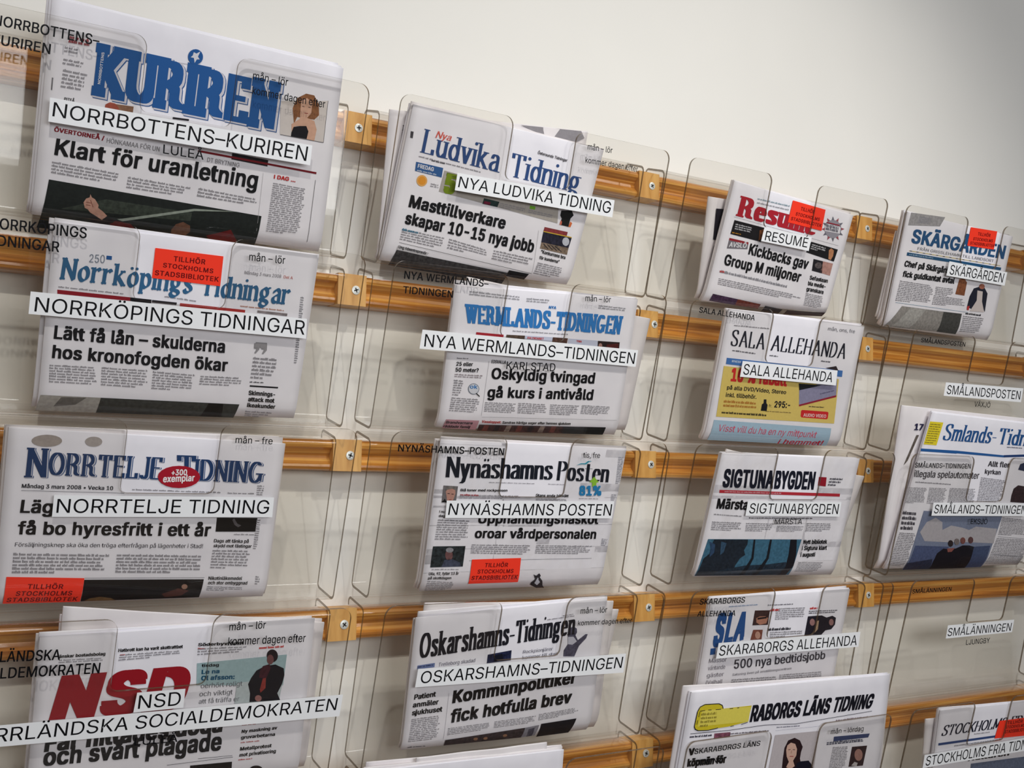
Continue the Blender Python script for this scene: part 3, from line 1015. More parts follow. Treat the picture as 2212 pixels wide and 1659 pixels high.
# column 1, second
n = newspaper(2, .0065, [(117, 482), (686, 553), (637, 905), (80, 888)],
              'newspaper with blue blackletter masthead and headline Lätt få lån – skulderna hos kronofogden ökar', seed=5, n_inner=3)
n.F = A2
n.T('masthead', 'Norrköpings Tidningar', (330, 416), (1605, 560), (348, 300), (1622, 448), col=(52, 100, 140), pen=dict(w=.20, t=.05, rot=.62, gap=.075, serif=.03, st=.09), layer=2)
n.T('small_heading', '250', (495, 325), (580, 330), (498, 280), col=(120, 130, 145))
n.P('small_heading', BLU, [(592, 288), (622, 291), (620, 312), (590, 309)], 1)
n.B((325, 455), (735, 500), (733, 512), (323, 468), 1)
n.P('colour_bar', (142, 26, 40), [(318, 477), (724, 520), (722, 540), (318, 500)], 1)
n.P('colour_bar', (24, 22, 28), [(724, 520), (842, 533), (838, 560), (722, 540)], 1)
n.P('colour_bar', (36, 34, 40), [(845, 534), (982, 549), (980, 562), (843, 548)], 1)
n.P('colour_bar', (168, 50, 48), [(1000, 552), (1362, 590), (1360, 612), (998, 575)], 1)
n.P('colour_bar', (150, 140, 142), [(1430, 592), (1596, 610), (1594, 625), (1428, 605)], 1, .5)
n.B((915, 510), (1090, 535), (1088, 548), (913, 522), 1)
n.T('small_heading', 'Måndag 3 mars 2008', (1357, 390), (1560, 412), (1360, 372), col=(120, 118, 124))
n.T('small_heading', 'Del A', (1575, 414), (1625, 420), (1577, 398), col=(190, 80, 60))
n.B((1335, 562), (1595, 590), (1594, 602), (1334, 575), 1, (180, 130, 110))
n.T('headline', 'Lätt få lån – skulderna', (297, 750), (1247, 829), (305, 675), (1253, 757), col=(30, 30, 34), bold=.03)
n.T('headline', 'hos kronofogden ökar', (287, 857), (1262, 932), (295, 783), (1268, 862), col=(30, 30, 34), bold=.03)
for a_ in ([(275, 890), (545, 905), (540, 1010), (272, 995)], [(565, 905), (830, 922), (820, 1030), (560, 1012)], [(850, 928), (1092, 948), (1085, 1048), (840, 1032)], [(1115, 952), (1350, 965), (1340, 1018), (1105, 1008)]):
    n.B(*a_, 7 if a_[0][0] < 1000 else 4)
n.T('small_heading', '”', (1410, 845), (1480, 850), (1414, 768), col=(150, 148, 152), bold=.03)
n.P('small_heading', (150, 148, 152), [(1412, 775), (1442, 777), (1440, 810), (1420, 832), (1412, 830), (1424, 808), (1410, 805)], 1)
n.P('small_heading', (150, 148, 152), [(1454, 779), (1484, 781), (1482, 814), (1462, 836), (1454, 834), (1466, 812), (1452, 809)], 1)
n.B((1408, 848), (1548, 860), (1525, 985), (1390, 975), 6)
n.B((1388, 985), (1475, 990), (1473, 1000), (1386, 996), 1, (60, 60, 66))
n.P('rule', K0, [(1388, 1008), (1545, 1018), (1543, 1026), (1387, 1016)], 1)
n.T('small_heading', 'Skimnings-', (1380, 1062), (1527, 1072), (1382, 1037), bold=.035)
n.T('small_heading', 'attack mot', (1378, 1097), (1523, 1106), (1380, 1072), bold=.035)
n.T('small_heading', 'Ikeakunder', (1372, 1130), (1528, 1140), (1375, 1106), bold=.035)
n.B((1368, 1150), (1520, 1160), (1516, 1200), (1364, 1188), 3)
n.B((1670, 515), (1690, 518), (1650, 890), (1632, 888), 30, (140, 140, 146))
n.P('photograph', (168, 164, 158), [(225, 1062), (560, 1078), (540, 1168), (202, 1160)], 1, .25)
n.P('photograph', (62, 64, 62), [(560, 1078), (1330, 1115), (1305, 1195), (540, 1168)], 1, .4)
n.P('photograph', (18, 18, 20), [(1160, 1108), (1240, 1111), (1238, 1190), (1120, 1185)], 2, .3)
n.P('photograph', (110, 106, 102), [(340, 1075), (480, 1078), (420, 1120), (300, 1130)], 2, .3)
stk(n, A2, [(862, 245), (1240, 292), (1222, 458), (843, 412)], ((962, 318), (1138, 337), (965, 290)), ((903, 352), (1182, 386), (906, 327)), ((858, 395), (1212, 433), (861, 368)))
n.build()

# column 1, third
n = newspaper(3, .004, [(19, 925), (614, 960), (571, 1292), (-14, 1309)],
              'newspaper with navy small-capital masthead, red oval badge and headline få bo hyresfritt i ett år', seed=8, n_inner=3)
n.F = A3
NAV = (36, 62, 104)
for body, BL, BR, TL, TR in (('N', (132, 388), (264, 388), (150, 222), (272, 228)), ('ORRTELJE', (266, 374), (893, 400), (278, 248), (908, 278)), ('T', (985, 405), (1085, 408), (982, 264), (1090, 268)), ('IDNING', (1075, 405), (1455, 420), (1084, 286), (1472, 303))):
    n.T('masthead', body, *[(p[0] + 10, p[1] + 3) for p in (BL, BR, TL, TR)], col=(70, 96, 140), pen=dict(w=.17, t=.06, serif=.05, gap=.12, grow=.01), layer=1)
    n.T('masthead', body, *[(p[0] + 5, p[1] + 1) for p in (BL, BR, TL, TR)], col=(205, 204, 212), pen=dict(w=.17, t=.06, serif=.05, gap=.12, grow=.01), layer=2)
    n.T('masthead', body, BL, BR, TL, TR, col=NAV, pen=dict(w=.19, t=.06, serif=.05, gap=.12), layer=3)
n.E('badge', (168, 26, 44), (993, 385), 118, 62, 5)
n.T('badge_lettering', '+300', (950, 376), (1036, 376), (953, 343), col=(240, 236, 236), bold=.03, layer=7, under='badge')
n.T('badge_lettering', 'exemplar', (903, 415), (1078, 408), (906, 377), col=(240, 236, 236), bold=.03, layer=7, under='badge')
n.T('small_heading', 'Måndag 3 mars 2008 • Vecka 10', (120, 446), (627, 459), (122, 424), col=(36, 40, 50), bold=.02)
n.L('rule', (70, 74, 84), (118, 461), (690, 476), .4)
n.B((735, 450), (1250, 468), (1249, 480), (734, 462), 1)
n.B((1265, 470), (1440, 474), (1439, 486), (1264, 482), 1)
n.T('headline', 'Läg', (110, 585), (291, 588), (120, 512), bold=.028)
n.T('headline', 'få bo hyresfritt i ett år', (95, 705), (1166, 716), (103, 632), (1176, 644), bold=.028)
n.T('standfirst', 'Försäljningsknep ska öka den tröga efterfrågan på lägenheter i Stad!', (82, 772), (1125, 781), (85, 749), col=(66, 66, 74))
n.B((75, 806), (622, 815), (610, 928), (65, 925), 6, fill=.55)
n.B((650, 812), (1150, 820), (1138, 925), (640, 922), 6, fill=.55)
n.P('photograph', (16, 16, 18), [(1205, 612), (1430, 614), (1418, 690), (1197, 690)], 1, .3)
n.P('photograph', (96, 92, 96), [(1300, 615), (1318, 645), (1340, 655), (1322, 665), (1302, 652), (1290, 625)], 2, .3)
n.B((1300, 700), (1420, 702), (1418, 712), (1298, 710), 1)
n.T('small_heading', 'Dags att tänka på', (1187, 749), (1380, 752), (1190, 730), bold=.02)
n.T('small_heading', 'skydd mot fästingar', (1185, 776), (1396, 779), (1188, 758), bold=.02)
n.B((1182, 788), (1398, 792), (1385, 902), (1166, 896), 7)
n.T('small_heading', 'Nikotinläkemedel', (1156, 957), (1343, 958), (1159, 938), bold=.02)
n.T('small_heading', 'och stor ombyggnad', (1155, 982), (1372, 984), (1158, 963), bold=.02)
n.B((1152, 992), (1365, 1000), (1358, 1028), (1148, 1020), 3)
n.B((1430, 430), (1470, 432), (1462, 492), (1424, 490), 5)
n.B((1425, 620), (1450, 622), (1425, 790), (1405, 788), 14)
n.B((1420, 935), (1445, 936), (1440, 988), (1416, 986), 4)
n.L('rule', (70, 70, 76), (470, 948), (1135, 945), .4)
n.P('photograph', (17, 14, 16), [(468, 957), (1132, 954), (1112, 1063), (452, 1086)], 1, .3)
n.P('photograph', (120, 92, 60), [(470, 1085), (500, 1066), (560, 1056), (620, 1064), (650, 1080)], 2, .3)
n.E('photograph', (168, 130, 112), (1025, 996), 17, 15, 2, .2, 12)
n.P('photograph', (90, 50, 44), [(900, 1040), (990, 1005), (1050, 1020), (1010, 1050), (920, 1060)], 2, .4)
n.E('grey_blot', (168, 158, 152), (260, 185), 85, 34, 1, .15)  # two plain grey-brown ovals near the top of the page
n.E('grey_blot', (176, 168, 164), (520, 190), 48, 28, 1, .15)
stk(n, A3, [(35, 940), (468, 947), (448, 1087), (17, 1097)], ((150, 1007), (348, 1007), (155, 980)), ((85, 1047), (398, 1045), (91, 1020)), ((36, 1085), (430, 1080), (42, 1059)))
n.build()

# column 1, fourth
D4 = (80, 1340, 3.568)
n = newspaper(4, .0075, [(86, 1379), (680, 1337), (640, 1700), (55, 1740)],
              'newspaper with large slanting dark red three-letter masthead and headline och svårt plågade', seed=11, n_inner=2,
              sections=[([(137, 1313), (700, 1346), (655, 1690), (100, 1735)], .0095), ([(130, 1330), (695, 1338), (650, 1690), (98, 1735)], .0135)])
n.F = D4
n.T('masthead', 'NSD', (88, 768), (1118, 692), (190, 425), (1218, 342), col=(150, 22, 34), bold=.062, track=1.02)
n.T('small_heading', 'änskar bostadsbolag', (168, 289), (525, 267), (171, 264), bold=.035)
n.T('small_heading', 'Hatbrott kan ha varit skottrattbet', (625, 243), (1122, 212), (628, 217), bold=.035)
n.T('small_heading', 'Söderbyvrådet', (1240, 198), (1590, 183), (1243, 174), bold=.035)
n.B((170, 300), (530, 282), (525, 310), (165, 332), 2)
n.B((640, 258), (1155, 225), (1150, 268), (625, 315), 3)
n.B((640, 258), (685, 255), (683, 270), (638, 274), 1, (190, 60, 60))
n.B((1240, 210), (1622, 195), (1600, 245), (1235, 272), 3)
n.B((1240, 210), (1300, 208), (1298, 222), (1238, 225), 1, (190, 60, 60))
n.P('photograph', (160, 186, 190), [(1232, 330), (1925, 262), (1895, 500), (1228, 500)], 1, .12)
n.P('photograph', (190, 200, 202), [(1540, 480), (1900, 440), (1862, 622), (1520, 640)], 2, .12)
n.P('photograph', (16, 14, 24), [(1635, 628), (1640, 560), (1625, 490), (1650, 440), (1690, 385), (1755, 350), (1835, 338), (1900, 368), (1905, 420), (1888, 485), (1850, 560), (1872, 612)], 3, .2)
n.E('photograph', (34, 20, 26), (1812, 272), 43, 50, 3, .3)
n.E('photograph', (120, 76, 76), (1796, 300), 26, 38, 4, .3)
n.P('photograph', (70, 28, 40), [(1740, 350), (1790, 335), (1800, 365), (1765, 445), (1710, 440), (1715, 390)], 4, .5)
n.P('photograph', (150, 56, 50), [(1738, 445), (1762, 440), (1758, 520), (1720, 555), (1715, 530)], 5, .3)
n.E('photograph', (160, 110, 106), (1703, 598), 26, 24, 5, .2)
n.B((1712, 205), (1915, 192), (1912, 208), (1710, 222), 1, (200, 50, 50), fill=.8)
for body, a_, b_, c_, col, bo in (('tisdag', (1268, 358), (1400, 352), (1270, 335), K0, .03), ('Le na', (1266, 412), (1405, 405), (1268, 380), (24, 80, 110), .04), ('Ol afsson:', (1262, 462), (1520, 450), (1266, 426), (24, 80, 110), .04),
                                  ('oerhört roligt', (1260, 522), (1580, 503), (1264, 484), (110, 112, 118), 0), ('och viktigt', (1250, 585), (1505, 568), (1254, 547), (110, 112, 118), 0), ('att få träffa er', (1245, 642), (1555, 620), (1249, 606), (110, 112, 118), 0)):
    n.T('quotation', body, a_, b_, c_, col=col, bold=bo)
n.T('headline', 'Får hittades döda', (52, 1015), (1424, 858), (72, 880), (1442, 722), bold=.045)
n.T('headline', 'och svårt plågade', (42, 1122), (1415, 1000), (60, 985), (1432, 858), bold=.036)
n.T('small_heading', 'Ny maskning av', (1575, 868), (1848, 838), (1579, 842), bold=.03)
n.T('small_heading', 'gruvarbetarna', (1570, 914), (1832, 888), (1574, 888), bold=.03)
n.T('small_heading', 'Metallprotest', (1563, 1003), (1805, 976), (1567, 975), bold=.03)
n.T('small_heading', 'mot privatisering', (1558, 1050), (1838, 1018), (1562, 1022), bold=.03)
n.B((1570, 935), (1730, 920), (1728, 932), (1568, 948), 1, (180, 90, 90))
n.B((1552, 1068), (1670, 1056), (1668, 1070), (1550, 1082), 1, (180, 60, 60))
n.B((1580, 800), (1700, 790), (1698, 802), (1578, 812), 1, (180, 60, 60))
n.L('rule', (60, 60, 64), (1240, 1065), (1505, 1040), .5)
n.L('rule', (60, 60, 64), (1000, 1115), (1508, 1052), .5)
n.P('photograph', (18, 16, 18), [(1180, 1118), (1502, 1088), (1480, 1500), (1160, 1520)], 1, .3)
n.E('photograph', (40, 34, 36), (1690, 1150), 50, 32, 1, .3)
n.build()

# column 1 and 2, lowest: bare page stacks rising just above the frame edge
n = newspaper(5, .006, [(792, 1668), (1218, 1621), (1190, 1960), (770, 1990)], 'stack of folded blank white newspaper pages standing below the fourth holder of the second column', seed=21, n_inner=4,
              sections=[([(900, 1640), (1182, 1606), (1160, 1950), (880, 1980)], .004)])
n.build()

# column 2, top
n = newspaper(1, .009, [(893, 227), (1304, 325), (1228, 622), (822, 567)],
              'newspaper with thin blue serif masthead, small orange sun and headline Masttillverkare skapar 10-15 nya jobb', seed=13, n_inner=2,
              sections=[([(842, 238), (1270, 286), (1215, 612), (812, 575)], .010), ([(850, 242), (1262, 300), (1215, 612), (818, 575)], .0145)])
n.F = B1
LB = (48, 76, 128)
n.T('masthead', 'Ludvika', (485, 432), (985, 562), (515, 285), (1012, 412), col=LB, pen=dict(w=.16, t=.035, serif=.07, gap=.09), layer=2)
n.T('masthead', 'Tidning', (1045, 582), (1480, 690), (1070, 437), (1512, 548), col=LB, pen=dict(w=.16, t=.035, serif=.07, gap=.09), layer=2)
n.T('masthead', 'Nya'.lower().replace('nya', 'Nya'), (580, 340), (680, 362), (598, 300), col=(214, 92, 80), pen=dict(w=.13, t=.04, serif=.05, gap=.08), layer=3)
n.B((480, 452), (885, 556), (884, 570), (478, 466), 1)
n.B((560, 478), (650, 500), (648, 514), (558, 492), 1, (60, 60, 66))
n.P('colour_box', (52, 94, 150), [(462, 493), (632, 532), (622, 592), (455, 550)], 1)
n.T('small_heading', 'FREDAG', (470, 530), (570, 554), (474, 505), col=(225, 225, 232), bold=.03)
n.B((468, 540), (600, 570), (598, 584), (466, 554), 1, (190, 200, 215))
n.E('sun_symbol', (226, 170, 96), (498, 612), 34, 36, 1)
n.E('sun_symbol', (226, 150, 48), (498, 612), 24, 26, 2)
n.B((555, 625), (605, 637), (600, 662), (550, 652), 2)
n.P('colour_box', (178, 172, 166), [(640, 548), (1360, 740), (1350, 880), (605, 680)], 1, .1)
n.T('colour_box', '5', (628, 688), (700, 700), (652, 565), col=(118, 140, 30), bold=.08, layer=3)
n.P('colour_box', (98, 112, 52), [(655, 560), (735, 578), (728, 600), (650, 580)], 2)
n.P('photograph', (40, 62, 60), [(888, 722), (985, 745), (972, 778), (878, 757)], 2, .5)
n.P('photograph', (120, 30, 60), [(890, 740), (930, 748), (925, 765), (884, 756)], 3, .3)
n.B((992, 748), (1148, 785), (1140, 820), (985, 782), 3)
n.L('rule', (150, 140, 146), (1150, 760), (1142, 815), .3)
n.P('small_heading', (110, 170, 50), [(1178, 768), (1212, 775), (1208, 795), (1174, 788)], 2)
n.B((1170, 792), (1330, 828), (1322, 850), (1165, 815), 2)
n.P('photograph', (20, 22, 24), [(1375, 800), (1440, 800), (1452, 830), (1432, 850), (1418, 902), (1362, 888), (1378, 850), (1368, 830)], 2, .2)
n.P('photograph', (214, 110, 60), [(1418, 902), (1432, 868), (1442, 880), (1432, 904)], 2)
n.P('photograph', (214, 110, 90), [(1362, 888), (1372, 860), (1378, 872), (1374, 890)], 3)
n.T('headline', 'Masttillverkare', (412, 777), (1016, 917), (430, 700), (1034, 842), bold=.036)
n.T('headline', 'skapar 10-15 nya jobb', (388, 882), (1195, 1065), (404, 806), (1212, 988), bold=.036)
n.B((375, 912), (645, 968), (632, 1048), (358, 985), 5)
n.B((375, 912), (485, 936), (484, 948), (372, 925), 1, (60, 120, 150), layer=4, fill=.9)
n.B((672, 972), (930, 1052), (915, 1102), (655, 1042), 4)
n.B((952, 1045), (1202, 1100), (1190, 1165), (935, 1108), 4)
n.L('rule', (60, 60, 66), (355, 1000), (1195, 1198), .4)
n.L('rule', (150, 148, 152), (1232, 925), (1195, 1190), .3)
n.P('photograph', (74, 72, 74), [(340, 1048), (1050, 1195), (1030, 1272), (305, 1148)], 1, .6)
n.P('photograph', (30, 30, 34), [(1052, 1176), (1178, 1200), (1155, 1238), (1040, 1216)], 2, .4)
n.P('caption_tab', (196, 194, 198), [(348, 1018), (545, 1066), (525, 1088), (342, 1046)], 2)
n.T('small_heading', 'Ung rideentreprenör', (350, 1036), (526, 1078), (353, 1018), bold=.03)
n.P('photograph', (150, 62, 66), [(1270, 903), (1415, 935), (1408, 962), (1262, 930)], 1, .4)
n.P('photograph', (204, 170, 60), [(1264, 928), (1440, 966), (1438, 972), (1262, 934)], 2)
n.P('photograph', (46, 46, 66), [(1262, 932), (1440, 972), (1420, 1035), (1248, 1000)], 1, .7)
n.P('photograph', (150, 130, 112), [(1250, 998), (1420, 1035), (1410, 1078), (1240, 1038)], 1, .6)
n.E('photograph', (200, 204, 216), (1402, 995), 22, 27, 3, .2)
for k in range(4):
    n.L('photograph', (36, 36, 46), (1262 + 24 * k, 1008 + 5 * k), (1290 + 28 * k, 1040 + 6 * k), .9, 3)
n.T('small_heading', '”Konkurrens bra', (1245, 1068), (1398, 1106), (1249, 1046), bold=.03)
n.T('small_heading', 'för kunderna”', (1235, 1104), (1360, 1132), (1239, 1084), bold=.03)
n.B((1228, 1122), (1390, 1160), (1365, 1235), (1202, 1200), 6)
n.T('small_heading', 'Östersunds Tidningar', (1225, 443), (1410, 494), (1230, 425), col=(70, 68, 74), bold=.02)
n.g = .0187            # printing on the section behind
n.B((378, 262), (418, 270), (350, 690), (318, 685), 42, (110, 108, 116), fill=.6)
n.P('inner_print', (150, 146, 150), [(1120, 262), (1500, 300), (1520, 345), (1440, 385), (1270, 330)], 1, .12)
n.P('inner_heading', (90, 90, 96), [(385, 262), (440, 262), (420, 300), (375, 300)], 1, .4)
n.g = .009
n.P('photograph', (80, 78, 84), [(428, 300), (446, 304), (440, 345), (424, 340)], 2, .4)
n.build()

# column 2, second
n = newspaper(2, .006, [(983, 617), (1378, 648), (1332, 941), (946, 924)],
              'newspaper with bright blue slab-letter masthead and headline Oskyldig tvingad gå kurs i antivåld', seed=17, n_inner=2,
              sections=[([(1000, 610), (1404, 690), (1352, 930), (960, 925)], .008), ([(1010, 600), (1140, 628), (1130, 900), (990, 900)], .006)])
n.F = B2
SB = (52, 122, 190)
n.T('masthead', 'WERMLANDS-TIDNINGEN', (768, 400), (1745, 473), (768, 282), (1765, 360), col=SB, pen=dict(w=.31, t=.11, serif=.08, gap=.06, st=.15, sx=1.1), layer=2)
n.T('masthead', 'NYA', (1295, 310), (1341, 313), (1298, 292), col=SB, bold=.04)
n.B((800, 195), (1125, 232), (1122, 262), (795, 228), 2, (160, 160, 166))
n.B((1158, 240), (1300, 252), (1298, 280), (1155, 270), 2, (160, 160, 166))
n.B((1610, 285), (1790, 305), (1788, 330), (1606, 312), 2, (160, 160, 166))
n.B((1070, 445), (1450, 470), (1450, 480), (1070, 456), 1)
n.P('colour_bar', (170, 40, 52), [(840, 458), (1012, 474), (1010, 492), (838, 476)], 1)
n.P('photograph', (96, 78, 66), [(1030, 474), (1146, 480), (1142, 505), (1026, 498)], 1, .6)
n.P('colour_bar', (190, 194, 212), [(1148, 480), (1320, 490), (1316, 520), (1144, 508)], 1)
n.T('small_heading', 'KALENDARIET', (1160, 500), (1262, 507), (1163, 486), col=(190, 60, 60), bold=.03)
n.P('photograph', (100, 70, 60), [(1322, 490), (1416, 497), (1410, 530), (1316, 522)], 1, .6)
n.P('colour_bar', (190, 194, 212), [(1420, 498), (1604, 512), (1602, 548), (1416, 532)], 1)
n.T('small_heading', 'TEMA', (1468, 520), (1502, 523), (1470, 508), col=(190, 60, 60), bold=.03)
n.P('photograph', (50, 34, 34), [(1605, 513), (1742, 522), (1738, 560), (1602, 550)], 1, .5)
n.E('photograph', (170, 130, 120), (1620, 545), 12, 18, 2, .2, 10)
n.P('photograph', (90, 32, 30), [(1660, 535), (1735, 530), (1732, 560), (1655, 555)], 2, .4)
n.B((720, 616), (800, 620), (798, 632), (718, 628), 1)
n.T('small_heading', 'EDSVALLA', (935, 652), (1025, 657), (938, 632), col=(60, 60, 66), bold=.02)
n.T('small_heading', '25 eller', (713, 669), (817, 672), (716, 644), bold=.025)
n.T('small_heading', '50 meter?', (708, 706), (853, 711), (711, 680), bold=.025)
n.L('rule', (140, 140, 146), (920, 640), (872, 985), .3)
n.B((705, 718), (880, 728), (878, 752), (702, 742), 2, (150, 140, 146))
n.B((700, 755), (765, 760), (740, 862), (688, 858), 7)
n.B((685, 865), (865, 878), (845, 968), (668, 956), 7)
n.E('magnifier_drawing', (120, 130, 144), (823, 815), 35, 35, 2)
n.E('magnifier_drawing', (212, 214, 222), (823, 815), 31, 31, 3)
n.T('magnifier_drawing', 'ok', (798, 812), (845, 814), (801, 788), col=SB, bold=.02, layer=4)
n.L('magnifier_drawing', (30, 30, 34), (838, 842), (860, 862), 1.2, 4)
n.T('headline', 'Oskyldig tvingad', (933, 752), (1580, 782), (940, 682), (1590, 712), bold=.028)
n.T('headline', 'gå kurs i antivåld', (908, 868), (1570, 885), (915, 800), (1580, 818), bold=.028)
for a_ in ([(895, 896), (1092, 905), (1080, 970), (888, 960)], [(1105, 900), (1290, 910), (1285, 980), (1098, 970)], [(1305, 910), (1490, 918), (1480, 985), (1300, 978)], [(1505, 915), (1682, 925), (1670, 985), (1495, 972)]):
    n.B(*a_, 6)
n.L('rule', (140, 140, 146), (875, 992), (1722, 1012), .3)
n.T('small_heading', 'Vasaloppet:', (878, 1030), (1000, 1035), (880, 1013), col=(180, 50, 50), bold=.03)
n.T('small_heading', 'Sandras härliga seger efter hennes sjukdom', (1007, 1036), (1434, 1043), (1009, 1019), bold=.025)
n.P('photograph', (74, 44, 44), [(868, 1043), (1658, 1058), (1650, 1110), (862, 1088)], 1, .7)
for k in range(9):
    n.P('photograph', [(120, 60, 54), (40, 30, 36), (150, 130, 120)][k % 3], [(900 + 70 * k, 1046 + k), (930 + 70 * k, 1047 + k), (922 + 70 * k, 1090 + k), (890 + 70 * k, 1088 + k)], 2, .5)
n.P('photograph', (30, 36, 40), [(1400, 1055), (1658, 1060), (1650, 1110), (1395, 1103)], 3, .4)
n.P('colour_bar', (190, 140, 150), [(655, 1008), (862, 1016), (852, 1080), (640, 1068)], 1, .1)
n.T('small_heading', 'Brandvarnare', (655, 1036), (822, 1042), (658, 1018), bold=.03)
n.T('small_heading', 'räddade familj', (645, 1064), (812, 1070), (648, 1046), bold=.03)
n.build()

# column 2, third
G3 = (940, 940, 4.609)
n = newspaper(3, .003, [(952, 951), (1353, 971), (1295, 1274), (909, 1280)],
              'newspaper with fat black Didone-style masthead, blue 81% and headline oroar vårdpersonalen', seed=19, n_inner=3)
n.F = G3
n.T('masthead', 'Nynäshamns', (100, 418), (1163, 442), (118, 212), (1182, 240), col=(24, 28, 38), pen=dict(FAT, w=.30, sx=1.4), layer=2)
n.T('masthead', 'Posten', (1205, 448), (1722, 469), (1228, 257), (1745, 282), col=(24, 28, 38), pen=dict(FAT, w=.30, sx=1.4), layer=2)
n.P('wave_mark', (60, 150, 170), [(1400, 300), (1450, 278), (1490, 278), (1520, 256), (1562, 256), (1530, 266), (1500, 290), (1455, 288)], 3)
n.P('arrow_mark', (140, 190, 60), [(1580, 412), (1628, 470), (1604, 470), (1600, 512), (1560, 512), (1560, 470), (1532, 468)], 3)
n.T('figure_mark', '81%', (1430, 600), (1650, 600), (1434, 502), col=(40, 124, 176), bold=.05, layer=4)
n.B((1505, 600), (1580, 602), (1580, 612), (1505, 610), 1)
n.B((1430, 624), (1640, 628), (1640, 640), (1430, 636), 1)
n.B((535, 463), (1050, 478), (1050, 490), (535, 475), 1)
n.B((1125, 480), (1300, 488), (1300, 498), (1125, 492), 1)
n.P('portrait', (120, 116, 118), [(82, 500), (226, 508), (205, 668), (62, 668)], 1, .4)
n.P('portrait', (186, 140, 126), [(104, 560), (120, 520), (160, 508), (198, 530), (200, 580), (180, 640), (150, 666), (118, 660)], 2, .15)
n.P('portrait', (126, 120, 116), [(100, 560), (112, 515), (160, 502), (205, 520), (200, 548), (170, 530), (122, 540)], 3, .4)
n.P('portrait', (24, 22, 26), [(60, 668), (95, 630), (112, 668)], 4)
n.L('portrait', (60, 46, 44), (120, 578), (142, 580), .8, 4)
n.L('portrait', (60, 46, 44), (160, 584), (182, 586), .8, 4)
n.L('portrait', (150, 70, 66), (135, 640), (160, 642), .8, 4)
n.T('small_heading', 'Blå toner med rockpoesen', (250, 558), (716, 561), (253, 532), bold=.025)
n.B((250, 585), (440, 590), (440, 608), (248, 603), 1, (180, 50, 60), fill=.8)
n.B((250, 590), (900, 598), (895, 640), (240, 632), 3)
n.T('small_heading', 'Stans enda biltvätt', (998, 610), (1325, 617), (1002, 583), bold=.025)
n.B((1000, 628), (1320, 634), (1315, 662), (1000, 652), 2)
n.F = B3
n.T('small_heading', 'I nu', (607, 603), (640, 604), (609, 588), bold=.02)
n.T('small_heading', 'dag', (603, 630), (640, 631), (605, 614), bold=.02)
n.B((600, 642), (806, 650), (782, 778), (578, 776), 9)
n.T('headline', 'Upphandlingsfiaskot', (850, 670), (1605, 674), (858, 610), (1612, 614), bold=.03)
n.T('headline', 'oroar vårdpersonalen', (828, 763), (1590, 768), (836, 702), (1598, 708), bold=.03)
n.B((812, 800), (1202, 806), (1185, 870), (803, 862), 5)
n.B((1218, 805), (1585, 810), (1570, 868), (1208, 862), 5)
n.L('rule', (50, 50, 56), (795, 905), (1565, 890), .4)
n.P('photograph', (50, 58, 62), [(568, 815), (772, 813), (755, 942), (550, 948)], 1, .8)
n.E('photograph', (120, 84, 84), (668, 870), 24, 34, 2, .4)
n.E('photograph', (150, 150, 156), (672, 838), 24, 16, 3, .4)
n.P('photograph', (74, 80, 100), [(620, 945), (640, 900), (690, 895), (735, 915), (745, 942)], 2, .5)
n.B((560, 955), (750, 955), (748, 965), (560, 966), 1)
n.T('small_heading', 'Ulla, 92, fyller 13 år', (540, 996), (728, 993), (543, 978), bold=.02)
n.T('small_heading', 'på skottdagen', (536, 1023), (682, 1022), (539, 1006), bold=.02)
n.B((535, 1032), (722, 1040), (702, 1100), (526, 1105), 6)
n.P('bird_drawing', (36, 30, 38), [(1200, 992), (1218, 1000), (1236, 984), (1246, 1000), (1240, 1010), (1260, 1035), (1268, 1068), (1286, 1088), (1235, 1088), (1188, 1062), (1190, 1048), (1212, 1022)], 2, .3)
n.P('bird_drawing', (204, 206, 218), [(1228, 1010), (1246, 1045), (1232, 1066), (1212, 1050)], 3)
n.B((1735, 250), (1770, 252), (1742, 425), (1715, 422), 16, (150, 150, 160))
n.B((1690, 485), (1720, 487), (1712, 530), (1684, 528), 5, (150, 150, 160))
n.B((1630, 765), (1665, 767), (1655, 815), (1622, 812), 5, (150, 150, 160))
stk(n, B3, [(812, 897), (1120, 887), (1105, 1042), (793, 1053)], ((890, 945), (1035, 943), (895, 919)), ((845, 985), (1070, 981), (849, 960)), ((807, 1027), (1097, 1020), (812, 1000)))
n.build()

# column 2, fourth
H4 = (880, 1260, 4.159)
n = newspaper(4, .007, [(899, 1336), (1312, 1292), (1272, 1580), (868, 1624)],
              'newspaper with tall narrow black masthead and headline Kommunpolitiker fick hotfulla brev', seed=23, n_inner=2,
              sections=[([(918, 1305), (1325, 1300), (1290, 1575), (880, 1622)], .0085), ([(940, 1318), (1336, 1318), (1300, 1480), (900, 1600)], .012)])
n.F = H4
n.T('masthead', 'Oskarshamns-Tidningen', (100, 675), (1500, 457), (122, 450), (1520, 262), col=(28, 28, 36), pen=dict(w=.25, sx=1.1, t=.07, serif=.045, gap=.06, st=.05), layer=2)
n.B((1255, 320), (1500, 285), (1500, 298), (1255, 334), 1)
n.B((1395, 285), (1500, 268), (1500, 282), (1395, 298), 1)
n.P('colour_box', (104, 120, 164), [(90, 738), (246, 714), (242, 752), (86, 772)], 1)
n.B((92, 745), (240, 722), (238, 740), (90, 762), 1, (40, 50, 90))
n.T('small_heading', 'Trelleborg skadad', (276, 746), (605, 706), (282, 712), col=(110, 110, 124))
n.P('photograph', (40, 46, 80), [(722, 640), (935, 600), (928, 690), (712, 718)], 1, .8)
n.P('photograph', (18, 20, 34), [(770, 650), (850, 630), (860, 680), (780, 705)], 2, .3)
n.T('small_heading', 'Rockpionjärer', (1035, 630), (1302, 600), (1040, 600), col=(110, 110, 124))
